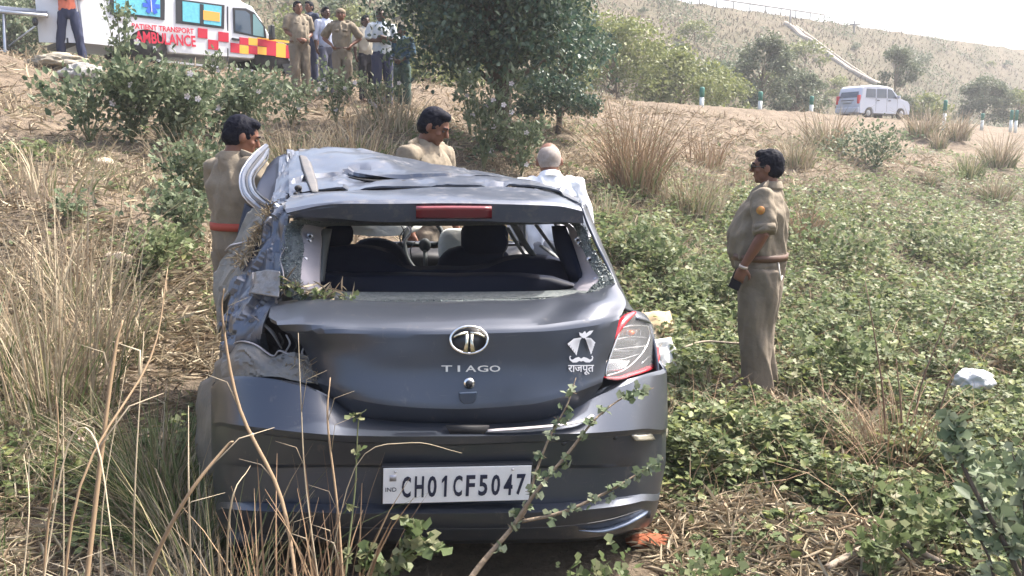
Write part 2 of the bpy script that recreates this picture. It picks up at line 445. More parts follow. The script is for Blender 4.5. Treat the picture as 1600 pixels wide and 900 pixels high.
# rear bumper
cols = [(None,), (336, .52), (354, .24), (402, .09), (480, .02), (560, 0), (713, -.01), (850, .0), (940, .05), (1000, .15), (1037, .36), (None,)]
def brow(ys, dv, dx=None, zl=None, ul=-.81, ur=.83):
    r = []
    for i, c in enumerate(cols):
        if i == 0: r.append(L(ul, 1.0, zl))
        elif i == len(cols) - 1: r.append(L(ur, .62, zl))
        else:
            d = dv if not isinstance(dv, (list, tuple)) else dv[i - 1]
            r.append(P(c[0] + (dx[i - 1] if dx else 0), ys[i - 1], c[1] + d))
    return r
D0 = [0] * 10
rows = [
 brow([600, 592, 592, 602, 650, 663, 657, 612, 588, 574], .12, None, .84),
 brow([604, 596, 596, 606, 656, 669, 662, 618, 592, 578], [.10, .10, .11, .12, .09, .075, .075, .09, .11, .09], None, .82),
 brow([650, 660, 668, 678, 684, 686, 682, 676, 670, 662], 0.0, [0, 0, 0, 0, 0, 0, 0, 0, 0, 2], .70),
 brow([656, 665, 673, 683, 689, 691, 687, 681, 675, 667], .022, [0, 0, 0, 0, 0, 0, 0, 0, 0, 0], .685),
 brow([715, 720, 722, 722, 722, 723, 722, 722, 722, 722], .050, [2, 0, 0, 0, 0, 0, 0, 0, 0, -1], .57),
 brow([720, 725, 727, 727, 727, 728, 727, 727, 727, 727], [.05, .055, .065, .09, .10, .10, .10, .075, .051, .055], [2, 0, 0, 0, 0, 0, 0, 0, 0, -2], .56),
 brow([775, 783, 786, 788, 789, 789, 788, 782, 772, 760], [.055, .06, .07, .08, .085, .085, .085, .07, .06, .06], [6, 2, 0, 0, 0, 0, 0, 0, -2, -9], .45),
 brow([785, 793, 798, 801, 803, 803, 801, 793, 782, 770], .012, [8, 3, 0, 0, 0, 0, 0, 0, -2, -11], .42),
 brow([800, 808, 815, 820, 824, 825, 823, 814, 803, 790], .045, [10, 4, 0, 0, 0, 0, 0, -2, -6, -15], .36),
 brow([812, 820, 828, 835, 838, 839, 837, 833, 822, 806], .075, [14, 8, 2, 0, 0, 0, 0, -6, -12, -22], .30),
 brow([820, 830, 838, 842, 844, 844, 842, 838, 828, 812], .26, [30, 20, 8, 0, 0, 0, 0, -10, -22, -40], .26),
]
patch('rear_bumper', rows, PAINT, car, k=5, kr=3, thick=0.012, sharp=(1, 2, 3, 4, 5, 6, 7, 8, 9), rough=0.004, rscale=3, split=19)
# number plate
pc = [P(598, 731, -.005), P(829, 727, -.005), P(828, 780, .012), P(599, 787, .012)]
po = (pc[0] + pc[1] + pc[2] + pc[3]) / 4; PX = (pc[1] - pc[0]).normalized(); PYV = (pc[0] - pc[3])
PM = frame(po, (pc[1] + pc[2] - pc[0] - pc[3]), PYV); pw = ((pc[1] - pc[0]).length + (pc[2] - pc[3]).length) / 2; ph = PYV.length * .98
mb = MB(); mb.prism([(-pw / 2 - .006, -ph / 2 - .006), (pw / 2 + .006, -ph / 2 - .006), (pw / 2 + .006, ph / 2 + .006), (-pw / 2 - .006, ph / 2 + .006)], -0.022, PM @ Matrix.Translation((0, 0, -.001)))
plate = mb.build('number_plate', DARKP, car, bevel=.003, smooth=False)
mb = MB(); mb.prism([(-pw / 2, -ph / 2), (pw / 2, -ph / 2), (pw / 2, ph / 2), (-pw / 2, ph / 2)], 0.004, PM)
mb.build('plate_face', mat('plate_white', (0.80, 0.81, 0.84), 0.35, col2=(0.70, 0.71, 0.73), scale=15), plate, bevel=.001)
x0, x1 = -pw / 2 + .055, pw / 2 - .012
s = 'CH01CF5047'; cw = (x1 - x0) / 10
wd = {'1': .38}
for i, ch in enumerate(s):
    M = PM @ Matrix.Translation((x0 + cw * (i + .5), -.004, .0042))
    if ch == '1':
        h2 = ph * .30; w2 = cw * .10; mb = MB(); mb.prism([(-w2 * .6, -h2), (w2 * 1.4, -h2), (w2 * 1.4, h2), (-w2 * .2, h2), (-w2 * 2.6, h2 * .62), (-w2 * 2.6, h2 * .30), (-w2 * .6, h2 * .58)], .002, M); mb.build('plate_character', INK, plate, smooth=False)
    else: text_obj('plate_character', ch, M, cw * .70, ph * .60, INK, plate, .002, bold=.022)
text_obj('plate_lettering', 'IND', PM @ Matrix.Translation((-pw / 2 + .026, -.012, .0042)), .036, .015, INK, plate, .001)
mb = MB(); mb.prism([(-.011, -.011), (.011, -.011), (.011, .011), (-.011, .011)], .001, PM @ Matrix.Translation((-pw / 2 + .032, .03, .0042))); mb.build('hologram_sticker', mat('hologram', (.45, .45, .5), .3, .5), plate)
for sx in (-.42, .37):
    mb = MB(); mb.ball(PM @ Vector((sx * pw, ph * .41, .005)), .005, 8, 5); mb.build('screw', DULLCH, plate)
# shelf trim strips and handle recess
def strip(name, pts, w, m, n=6, parent=car, flat=.4): 
    mb = MB(); mb.tube(resample([Vector(p) for p in pts], 5), w, n, flat=flat); return mb.build(name, m, parent)
strip('bright_trim_strip', [P(762, 673, .0), P(820, 669, .0), P(875, 664, .01), P(912, 657, .03), P(925, 649, .06)], .010, mat('worn_bright_trim', (.62, .58, .58), .35, .4))
strip('lower_bumper_lip', [P(905, 829, .05), P(940, 829, .09), P(975, 818, .13), P(1004, 803, .2), P(1012, 795, .27)], [.003, .016, .018, .014, .004], mat('pale_blue_lip', (.16, .2, .28), .3, .5))  # right lower lip, lighter and bluer than the bumper paint
strip('bumper_crease_line', [P(520, 824, .02), P(640, 826, .01), P(780, 826, .01), P(880, 822, .02), P(950, 812, .05), P(1003, 796, .16)], .003, DARKP)
mb = MB(); mb.prism([(0, 0), (.145, 0), (.125, -.030), (.018, -.030)], -.02, frame(P(697, 667, -.002), P(765, 667, -.002) - P(697, 667, -.002), (0, 0, 1))); mb.build('handle_recess', BLACK, car)
strip('handle_recess_edge', [P(700, 681, -.008), P(755, 681, -.008)], .005, mat('worn_bright_trim'.replace('bright', 'dull'), (.35, .33, .36), .4, .5))
for (a, b) in (((985, 680, .13), (1041, 672, .42)),):
    patch('reflector', [[P(985, 680, .115), P(1012, 678, .20), P(1041, 669, .40)], [P(992, 689, .12), P(1014, 688, .20), P(1040, 682, .40)]], mat('clear_reflector', (.38, .36, .30), .25, .3, coat=.5), car, k=3, thick=.008)
for px, py, v in ((881, 692, .03), (961, 683, .09), (880, 620, .1), (394, 679, .06)):
    mb = MB(); mb.tube([P(px, py, v - .012), P(px, py, v + .02)], .010 if px != 394 else .006, 12); mb.build('parking_sensor', DARKP if px != 394 else WHITE, car)

# tailgate
def R_(y, pts, v): return [P(px, py, vv) for px, py, vv in pts]
hr = [
 [(428, 478, .46), (500, 470, .42), (600, 474, .40), (713, 475, .40), (820, 472, .40), (880, 466, .41), (925, 455, .43), (952, 442, .47)],
 [(424, 486, .36), (500, 475, .32), (600, 479, .30), (713, 479, .30), (820, 476, .30), (880, 471, .31), (930, 462, .34), (962, 448, .40)],
 [(422, 500, .24), (500, 496, .20), (600, 500, .18), (713, 500, .18), (820, 496, .18), (880, 492, .19), (935, 482, .23), (975, 474, .30)],
 [(436, 509, .17), (500, 513, .13), (600, 517, .11), (713, 517, .11), (820, 514, .11), (875, 510, .12), (935, 500, .15), (970, 492, .22)],
 [(455, 516, .20), (510, 518, .12), (600, 522, .105), (713, 522, .10), (820, 519, .10), (875, 516, .11), (930, 508, .135), (964, 500, .19)],
 [(478, 540, .25), (520, 545, .14), (600, 548, .10), (713, 548, .095), (820, 546, .095), (875, 544, .10), (925, 540, .12), (955, 536, .16)],
 [(492, 572, .22), (530, 575, .12), (600, 580, .09), (713, 582, .085), (820, 578, .085), (875, 572, .09), (920, 566, .105), (944, 562, .14)],
 [(502, 598, .17), (540, 608, .09), (600, 616, .065), (713, 622, .06), (820, 616, .06), (870, 606, .07), (912, 594, .085), (941, 586, .12)],
 [(512, 612, .15), (550, 620, .08), (610, 630, .055), (713, 636, .05), (820, 630, .05), (870, 620, .058), (910, 606, .075), (938, 594, .11)],
 [(524, 634, .17), (560, 642, .10), (620, 650, .085), (713, 653, .08), (820, 649, .08), (865, 641, .085), (900, 628, .095), (930, 606, .12)],
 [(534, 649, .20), (570, 656, .13), (630, 661, .115), (713, 664, .11), (820, 661, .11), (868, 655, .11), (895, 645, .12), (918, 628, .14)],
]
rows = [R_(0, r, 0) for r in hr]
# the dents of the right shoulder
rows[1][6] += -CA * .03 + Vector((0, 0, -.01)); rows[2][5] += CA * .05; rows[2][6] += -CA * .02 + Vector((0, 0, .012)); rows[1][5] += CA * .02
gate = patch('tailgate', rows, PAINT, car, k=6, kr=4, thick=0.012, sharp=(1, 3, 4, 7, 8), rough=0.005, rscale=4, split=19)
# badge: oval ring with a splayed T
def on_gate(px, py, v=.072): return P(px, py, v)
bm0 = on_gate(733, 531, .062); ex = on_gate(762, 531, .062) - bm0; ey = on_gate(733, 510, .072) - bm0
BMX = frame(bm0, ex, ey); a_, b_ = ex.length, ey.length
mb = MB(); mb.tube([BMX @ Vector((a_ * math.cos(t), b_ * math.sin(t), 0)) for t in np.linspace(0, 2 * math.pi, 41)], .0048, 8, cap=False)
badge = mb.build('badge', CHROME, car)
mb = MB(); mb.prism([(a_ * .95 * math.cos(t), b_ * .95 * math.sin(t)) for t in np.linspace(0, 2 * math.pi, 33)[:-1]], .006, BMX @ Matrix.Translation((0, 0, -.012))); mb.build('badge_field', mat('badge_dark', (.04, .045, .055), .3, .5), badge)
for sgn in (-1, 1):
    arm = [(sgn * .06 * a_, .42 * b_), (sgn * .30 * a_, .40 * b_), (sgn * .62 * a_, .28 * b_), (sgn * .86 * a_, .12 * b_), (sgn * .80 * a_, .32 * b_), (sgn * .45 * a_, .56 * b_), (sgn * .06 * a_, .62 * b_)]
    leg = [(sgn * .05 * a_, .42 * b_), (sgn * .22 * a_, .40 * b_), (sgn * .20 * a_, -.2 * b_), (sgn * .34 * a_, -.88 * b_), (sgn * .07 * a_, -.96 * b_)]
    if sgn < 0: arm.reverse(); leg.reverse()
    mb = MB(); mb.prism(list(reversed(arm)), .006, BMX); mb.prism(list(reversed(leg)), .006, BMX); mb.build('badge_stroke', mat('badge_metal', (.62, .60, .5), .25, .9), badge)
# the name in separate letters
for i, ch in enumerate('TIAGO'):
    px = 698 + i * 18.8
    o = P(px, 576, .068); M = frame(o, P(px + 10, 576, .068) - o, P(px, 566, .074) - o)
    text_obj('letter', ch, M, .036 if ch != 'I' else .008, .021, mat('letter_metal', (.6, .56, .5), .35, .8), gate, .004, bold=.01)
# lock and latch
mb = MB(); o = P(733, 599, .055); M = frame(o, CU, (0, 0, 1)); mb.tube([o + CA * .02, o - CA * .004], .0185, 20); lk = mb.build('lock', CHROME, gate)
mb = MB(); mb.tube([o, o - CA * .006], .0125, 16); mb.build('lock_core', DARKP, lk)
mb = MB(); o = P(731, 620, .045); M = frame(o, CU, (0, 0, 1)); mb.prism([(-.030, .018), (-.027, -.008), (-.017, -.020), (.017, -.020), (.027, -.008), (.030, .018)], .012, M); mb.build('release_button', mat('button_blue', (.05, .07, .11), .35, .3), gate, bevel=.003)
# sticker: turban, moustache and lettering
SO = P(907, 548, .092); SX = P(930, 548, .105) - P(884, 548, .090); SY = P(907, 520, .10) - P(907, 575, .080)
SM = frame(SO - CA * .012, SX, SY); sw = SX.length / 46.0; sh = SY.length / 55.0
STK = mat('white_sticker', (.78, .78, .80), .5)
def sp(x, y): return ((x - 907) * sw, (548 - y) * sh)
sticker = None
def spoly(name, pts):
    global sticker
    q = [sp(*p) for p in pts]
    ar = sum(q[i][0] * q[(i + 1) % len(q)][1] - q[(i + 1) % len(q)][0] * q[i][1] for i in range(len(q)))
    if ar < 0: q.reverse()
    mb = MB(); mb.prism(q, .0015, SM)
    me = mb.mesh(name); bm = bmesh.new(); bm.from_mesh(me); bmesh.ops.triangulate(bm, faces=bm.faces); bm.to_mesh(me); bm.free()
    o = link(name, me, STK, gate if sticker is None else sticker, smooth=False)
    if sticker is None: sticker = o
# knot and wraps of the turban (strands left and right), then the moustache
spoly('sticker', [(909, 527), (904, 523), (903, 518), (908, 520), (912, 516), (914, 520), (919, 516), (925, 515), (921, 521), (915, 525), (912, 527)])
for k in range(5):
    x0_, y0_ = 908 - k * .8, 526 + k * .8; x1_, y1_ = 886 + k * 3.0, 536 + k * 3.7
    spoly('turban_strand', [(x0_, y0_), ((x0_ + x1_) / 2 - 2, (y0_ + y1_) / 2 - 3.0), (x1_ - .5, y1_), (x1_ + 1.4, y1_ + 3.2), ((x0_ + x1_) / 2 + 1, (y0_ + y1_) / 2 + .4)])
for k in range(5):
    x0_, y0_ = 911 + k * .7, 526 + k * .9; x1_, y1_ = 928 - k * 1.2, 534 + k * 3.8
    spoly('turban_strand', [(x0_, y0_), ((x0_ + x1_) / 2 + 2, (y0_ + y1_) / 2 - 3.0), (x1_ + .5, y1_), (x1_ - 1.2, y1_ + 3.2), ((x0_ + x1_) / 2 - 1, (y0_ + y1_) / 2 + .4)])
for sg in (-1, 1):
    X = lambda v: 907 + sg * v
    spoly('moustache_half', [(X(0), 559), (X(4), 556.5), (X(9), 558), (X(13), 560.5), (X(16), 560), (X(17.2), 557), (X(15.5), 555.5), (X(17.5), 554.5), (X(18.6), 557.5), (X(17.6), 561.5), (X(13), 565), (X(7), 564.8), (X(3), 562.5), (X(0), 563.5)])
M = SM @ Matrix.Translation((0, -28.5 * sh, 0)); text_obj('sticker_lettering', 'राजपूत', M, 40 * sw, 15 * sh, STK, sticker, .0015, bold=.012)

# window frame: torn glass edge outside, bare metal inside
outer = [(458, 346, .60), (560, 343, .62), (700, 343, .62), (830, 343, .62), (903, 346, .62), (925, 388, .53), (945, 420, .46), (956, 438, .43), (942, 454, .41), (900, 467, .38), (700, 475, .37), (520, 473, .38), (452, 462, .42), (440, 430, .46), (445, 385, .53)]
mid = [(476, 350, .63), (560, 347, .64), (700, 347, .64), (830, 346, .64), (890, 350, .64), (908, 385, .56), (926, 420, .48), (936, 434, .44), (926, 446, .41), (890, 462, .385), (700, 468, .38), (520, 467, .39), (474, 458, .42), (470, 430, .45), (475, 385, .54)]
inner = [(506, 356, .72), (560, 353, .72), (700, 353, .72), (830, 351, .72), (886, 353, .71), (899, 385, .62), (911, 420, .53), (914, 434, .49), (905, 448, .46), (880, 458, .43), (700, 461, .43), (520, 460, .43), (501, 453, .45), (499, 430, .48), (501, 385, .60)]
def ring(A, k=4): 
    pts = [P(*a) for a in A]; n = len(pts); out = []
    for i in range(n):
        for j in range(k): out.append(crom(pts[i - 1], pts[i], pts[(i + 1) % n], pts[(i + 2) % n], j / k))
    return out
def ring_mesh(name, rings, m, noise_amt=0.0):
    n = len(rings[0]); Vv = []; Ff = []
    for a, r in enumerate(rings):
        for i, p in enumerate(r):
            d = noise.noise(Vector(p) * 45 + Vector((a * 3, 0, 0))) * noise_amt; Vv.append(tuple(Vector(p) - CA * d + Vector((0, 0, d * .7))))
    for a in range(len(rings) - 1):
        for i in range(n): Ff.append((a * n + i, a * n + (i + 1) % n, (a + 1) * n + (i + 1) % n, (a + 1) * n + i))
    return mesh_np(name, Vv, Ff, m, gate)
ro, rm, ri = ring(outer), ring(mid), ring(inner)
back = [p + CA * .05 for p in ri]; ob = [p + CA * .03 for p in ro]
ring_mesh('window_rubber_seal', [ob, [p - CA * .005 for p in ro], [a.lerp(b, .5) - CA * .012 for a, b in zip(ro, rm)], rm], mat('torn_seal', (.07, .085, .095), .55, col2=(.22, .245, .24), scale=70, bump=.6, bscale=300), .012)
SEALM = mat('torn_seal')
iw = ring_mesh('inner_window_frame', [rm, [a.lerp(b, .15) for a, b in zip(rm, ri)], ri, back, [p + CA * .02 for p in back]], [SILV, SEALM], 0.0)
nn = len(rm)
iw.data.polygons.foreach_set('material_index', [0 if (16 <= (f % nn) <= 33 or 48 <= (f % nn)) else 1 for f in range(len(iw.data.polygons))])
# crumbs of glass stuck along the seal
cv = []; cf = []
for i in range(5200):
    a = random.randrange(len(ro)); f = random.random(); t = random.random() ** 1.3
    p = ro[a].lerp(ro[(a + 1) % len(ro)], f).lerp(rm[a].lerp(rm[(a + 1) % len(ro)], f), -.1 + t * 1.15) - CA * random.uniform(.002, .016)
    s_ = random.uniform(.0018, .0062); b0 = len(cv)
    ax = [Vector((random.gauss(0, 1), random.gauss(0, 1), random.gauss(0, 1))).normalized() * s_ for _ in range(4)]
    cv += [tuple(p + q) for q in ax]; cf += [(b0, b0 + 1, b0 + 2), (b0, b0 + 2, b0 + 3), (b0, b0 + 3, b0 + 1), (b0 + 1, b0 + 3, b0 + 2)]
mesh_np('shattered_glass_edge', cv, cf, CRUMB, gate, smooth=False, kind='stuff')
for px, py, v in ((484.5, 369, .59), (482, 377, .585), (476, 406, .51), (902, 375, .585), (906, 381, .575), (921, 406, .51), (931, 438, .455)):
    mb = MB(); o = P(px, py, v); mb.tube([o - CA * .004, o + CA * .01], [.0125, .014], 14); h_ = mb.build('bolt_hole_rim', DULLCH, gate)
    mb = MB(); mb.tube([o - CA * .0055, o + CA * .002], .0062, 12); mb.build('bolt_hole', BLACK, h_)

# spoiler with brake light
sc_ = [458, 520, 600, 700, 800, 870, 909]
def srow(ys, vs, xs=None): return [P((xs or sc_)[i], ys[i], vs[i] if isinstance(vs, list) else vs) for i in range(7)]
rows = [srow([345, 347, 348, 348, 348, 349, 350], .63), srow([340, 343, 346, 346, 346, 347, 348], .50, [462, 520, 600, 700, 800, 870, 912]),
        srow([333, 320, 318, 318, 319, 322, 330], .455, [448, 515, 600, 700, 800, 870, 910]), srow([326, 314, 313, 313, 314, 317, 325], .475, [446, 515, 600, 700, 800, 870, 908]),
        srow([315, 304, 303, 303, 304, 308, 320], .59, [447, 512, 600, 700, 800, 868, 904]), srow([304, 300, 296, 293, 294, 302, 318], .78, [455, 510, 600, 700, 800, 862, 900])]
patch('rear_spoiler', rows, BENT, car, k=5, thick=.01, sharp=(1, 2, 3), rough=.007, rscale=5, split=22)
g = grid_of([[P(650, 322, .447), P(708, 321.5, .447), P(768, 322, .447)], [P(650, 337, .478), P(708, 337.5, .478), P(768, 337, .478)]], 4)
BLR = mat('brake_red', (.30, .02, .03), .3, coat=.3)
bl = patch('brake_light', [[P(650, 322, .440), P(708, 321.5, .440), P(768, 322, .440)], [P(650, 337, .476), P(708, 337.5, .476), P(768, 337, .476)]], DREDL, car, k=5, thick=.015)
for i in range(4):
    x_ = 655 + i * 28.5; patch('light_segment', [[P(x_, 325, .438), P(x_ + 22, 325, .438)], [P(x_, 334, .464), P(x_ + 22, 334, .464)]], BLR, bl, k=2, thick=.006)

# roof: buckled ridge on the left, falls away to the right, with the slot where it folded
rc = [452, 476, 520, 580, 640, 700, 760, 820, 868, 903]
def rr(ys, vs, xs=None): return [P((xs or rc)[i], ys[i], vs[i] if isinstance(vs, list) else vs) for i in range(10)]
rows = [
 rr([305, 303, 300, 297, 295, 294, 293, 297, 305, 319], .80),
 rr([292, 288, 284, 284, 284, 283, 284, 290, 301, 318], [.9, .92, .95, 1.0, 1.02, 1.02, 1.0, .95, .9, .85]),
 rr([288, 283, 278, 282, 284, 284, 285, 289, 299, 317], [1.0, 1.03, 1.06, 1.15, 1.2, 1.2, 1.15, 1.1, 1.0, .95]),
 rr([280, 274, 271, 274, 278, 280, 281, 287, 297, 316], [1.1, 1.12, 1.16, 1.06, 1.02, 1.02, 1.05, 1.08, 1.1, 1.1]),
 rr([268, 262, 262, 268, 272, 274, 277, 285, 296, 315], [1.25, 1.27, 1.3, 1.2, 1.18, 1.2, 1.25, 1.25, 1.25, 1.25]),
 rr([252, 248, 248, 254, 262, 268, 274, 284, 296, 314], [1.5, 1.5, 1.5, 1.5, 1.5, 1.5, 1.5, 1.5, 1.45, 1.4]),
 rr([241, 236, 237, 244, 253, 262, 273, 284, 296, 313], [1.8, 1.8, 1.8, 1.8, 1.8, 1.8, 1.75, 1.7, 1.65, 1.6]),
 rr([240, 235, 236, 242, 252, 261, 273, 285, 297, 314], [1.95, 1.95, 1.95, 1.95, 1.95, 1.95, 1.9, 1.85, 1.8, 1.75]),
 rr([250, 245, 246, 252, 260, 268, 280, 292, 304, 322], 2.15),
]
patch('roof', rows, BENT, car, k=7, kr=5, thick=.008, rough=.045, rscale=5.0, ridge=True, flip=True, split=24)
patch('roof_joint_panel', [[P(455, 312, .80), P(600, 304, .82), P(760, 301, .82), P(895, 322, .80)], [P(455, 300, 1.06), P(600, 294, 1.1), P(760, 292, 1.1), P(890, 316, 1.0)]], DARKP, car, k=4, thick=.006, flip=True)
strip('roof_seam_channel', [P(492, 300, .74), P(487, 283, .96), P(479, 259, 1.26), P(473, 238, 1.68), P(472, 233, 1.88)], [.014, .022, .024, .024, .02], mat('dusty_channel', (.13, .12, .115), .7, col2=(.075, .08, .09), scale=18), flat=.12)
strip('roof_fold_shadow_strip', [P(545, 277, 1.00), P(580, 283, .98), P(640, 285, .97), P(700, 284, .98), P(782, 286, .99)], [.003, .010, .012, .011, .003], BLACK, flat=.8)  # shade inside the folded slot, put in as a black strip
# left flank, torn open
patch('roof_side_panel', [[P(437, 246, 1.6), P(455, 240, 1.65), P(474, 235, 1.7)], [P(432, 270, 1.3), P(456, 264, 1.3), P(482, 262, 1.3)], [P(428, 300, 1.0), P(455, 292, 1.0), P(490, 288, 1.0)], [P(424, 322, .82), P(450, 314, .78), P(494, 304, .74)]], BENT, car, k=12, thick=.008, rough=.03, rscale=4.4, ridge=True, pq=(4, 6, 2), flip=True, split=18)
patch('rear_side_window', [[P(418, 262, 1.65), P(430, 250, 1.7), P(447, 242, 1.75)], [P(400, 300, 1.15), P(418, 296, 1.2), P(436, 290, 1.25)], [P(399, 326, .95), P(412, 328, .95), P(425, 328, .95)]], mat('dark_tinted_glass', (.008, .012, .028), .5, spec=.3), car, k=4, thick=.006, rough=.008, rscale=7)
def arch_pts(o): return [P(416 + o * .2, 228 + o * .5, 1.75), P(400 + o, 243 + o * .4, 1.62), P(383 + o, 266 + o * .3, 1.45), P(379 + o, 284, 1.32), P(384 + o, 304 - o * .3, 1.16), P(400 + o * .6, 320 - o * .7, .98), P(420 + o * .1, 333 - o, .86)]
for o_, rad, mm, nm in ((0, .013, BENT, 'bent_door_frame'), (6, .008, DARKP, 'door_frame_groove'), (11, .011, BENT, 'bent_door_frame'), (17, .005, DARKP, 'door_frame_rubber'), (-4, .006, DULLCH, 'door_frame_edge')):
    mb = MB(); mb.tube(resample(arch_pts(o_), 2), rad, 8, flat=.9); mb.build(nm, mm, car, smooth=False)
patch('door_panel', [[P(384, 318, 1.1), P(394, 324, 1.05), P(404, 328, 1.0)], [P(376, 350, 1.05), P(384, 354, 1.02), P(394, 358, .98)], [P(368, 388, 1.0), P(374, 390, .98), P(380, 388, .96)]], mat('dark_tinted_glass'), car, k=4, thick=.006)
patch('crumpled_door', [[P(396, 326, .95), P(410, 328, .92), P(426, 330, .85)], [P(368, 384, .95), P(388, 372, .9), P(412, 352, .82)], [P(343, 410, .98), P(368, 404, .9), P(398, 388, .80)], [P(337, 450, .95), P(356, 440, .86), P(380, 424, .76)], [P(345, 520, .92), P(350, 490, .8), P(360, 462, .72)]], mat('dull_scraped_panel', (.17, .17, .165), .55, .25, .0, 14, (.26, .25, .22), bump=.25, bscale=40), car, k=14, thick=.008, rough=.035, rscale=2.1, ridge=True, pq=(3.5, 5.5, 2.0), split=16)
strip('torn_panel_edge', [P(352, 392, .88), P(362, 384, .86), P(378, 380, .85), P(392, 374, .82)], [.004, .012, .01, .003], mat('bare_torn_steel', (.35, .34, .36), .45, .6), flat=.5)
mq = [
 [P(426, 328, .82), P(448, 326, .74), P(470, 322, .66)],
 [P(414, 352, .76), P(438, 352, .68), P(452, 350, .60)],
 [P(398, 386, .72), P(426, 384, .62), P(446, 386, .56)],
 [P(380, 420, .68), P(412, 420, .56), P(443, 426, .48)],
 [P(364, 456, .64), P(396, 458, .52), P(440, 460, .44)],
 [P(356, 490, .60), P(384, 494, .46), P(424, 488, .38)],
 [P(352, 520, .58), P(378, 524, .44), P(418, 520, .38)],
 [P(352, 545, .58), P(376, 548, .46), P(424, 552, .42)]]
patch('rear_quarter_panel', mq, BENT, car, k=18, kr=11, thick=.008, rough=.060, rscale=1.3, ridge=True, pq=(4.5, 6.5, 3.0), split=16)
patch('torn_metal_flap', [[P(350, 552, .52), P(372, 536, .42), P(398, 540, .34), P(426, 558, .30), P(452, 556, .27), P(470, 557, .25), P(490, 580, .22)],
 [P(352, 575, .45), P(376, 560, .34), P(400, 562, .28), P(430, 572, .25), P(455, 574, .22), P(474, 576, .21), P(494, 590, .19)],
 [P(360, 596, .40), P(380, 591, .30), P(402, 589, .25), P(430, 590, .22), P(455, 595, .19), P(476, 599, .18), P(497, 600, .17)]], DUSTY, car, k=9, thick=.006, rough=.022, rscale=3.3, ridge=True, pq=(8, 3, 0), split=18)
strip('torn_flap_edge', [P(352, 551, .51), P(372, 534, .41), P(398, 538, .33), P(426, 556, .29), P(436, 548, .28), P(452, 553, .26), P(470, 556, .24)], .005, mat('bare_torn_steel'), flat=.6)
patch('lamp_cavity', [[P(408, 494, .62), P(450, 500, .60), P(500, 520, .55)], [P(404, 540, .62), P(450, 545, .6), P(510, 560, .5)], [P(404, 600, .5), P(450, 605, .45), P(520, 615, .35)]], mat('dark_cavity', (.02, .02, .032), .7, bump=.5, bscale=30), car, k=4, thick=.01, rough=.03, rscale=10)
for i in range(4):
    x_ = 436 + i * 11; strip('loose_wire', [P(x_, 520 + 3 * i, .5), P(x_ + 6, 535 + 2 * i, .4), P(x_ - 3 + i * 2, 552, .32), P(x_ + 9, 560 + i * 3, .25)], .0035, DULLCH if i % 2 else BLACK)
patch('side_skirt_panel', [[P(350, 556, .56), P(336, 575, .7), P(322, 598, .9)], [P(366, 596, .45), P(340, 620, .62), P(312, 640, .9)], [P(352, 640, .42), P(334, 680, .6), P(310, 690, .9)], [P(346, 730, .4), P(336, 740, .58), P(318, 745, .9)]], DUSTY, car, k=5, thick=.008, rough=.02, rscale=7, flip=True)

# right flank and the rest of the body
def lrow(u, zs_vs): return [L(u if not isinstance(u, list) else u[i], v, z) for i, (v, z) in enumerate(zs_vs)]
vs_ = [.36, .50, .7, 1.3, 2.0, 2.7, 3.1, 3.5, 3.72]
def side(sg):
    us = [.0, .0, .0, .0, .0, .0, .0, -.04, -.22]
    r = []
    for z, du in ((.93, -.04), (.86, .0), (.72, .015), (.55, .01), (.38, .0), (.26, -.03)):
        rw = []
        for i, v in enumerate(vs_):
            zz = z
            if z < .6: 
                # wheel arches
                d = min(abs(v - .66), abs(v - 3.08)); a = math.sqrt(max(.34 ** 2 - d * d, 0)); zz = max(z, .29 + a)
                if zz > .6: zz = .60 + (z - .26) * .05
            rw.append(L(sg * (.815 + du + us[i]), v, zz))
        r.append(rw)
    return r
rs = side(1); rs[0][0] = P(984, 488, .42); rs[1][0] = P(1012, 500, .46)
patch('right_body_side', rs, PAINT, car, k=4, thick=.01, rough=.01, rscale=4)
ls = side(-1); ls = [[p for p in r[3:]] for r in ls]
patch('left_body_side', ls, BENT, car, k=4, thick=.01, rough=.04, rscale=4, ridge=True, flip=True)
patch('bonnet', [[L(u, v, z) for u in (-.70, -.35, 0, .35, .70)] for v, z in ((2.65, 1.0), (3.0, .97), (3.35, .90), (3.6, .82), (3.72, .70))], BENT, car, k=4, thick=.01, rough=.05, rscale=3, ridge=True)
patch('front_bumper', [[L(-.80, 3.3, z), L(-.62, 3.68, z), L(0, 3.78, z), L(.62, 3.68, z), L(.80, 3.3, z)] for z in (.70, .55, .40, .25)], DARKP, car, k=4, thick=.02, flip=True)
patch('floor_pan', [[L(u, v, .24) for u in (-.78, 0, .78)] for v in (.25, 1.2, 2.4, 3.5)], DARKP, car, k=1, thick=.03)
patch('firewall', [[L(u, 2.62, z) for u in (-.74, 0, .74)] for z in (.27, .6, .92)], DARKP, car, k=1, thick=.04)
patch('rear_panel_liner', [[L(u, .32, z) for u in (-.60, 0, .60)] for z in (.30, .55, .78)], DARKP, car, k=1, thick=.02)
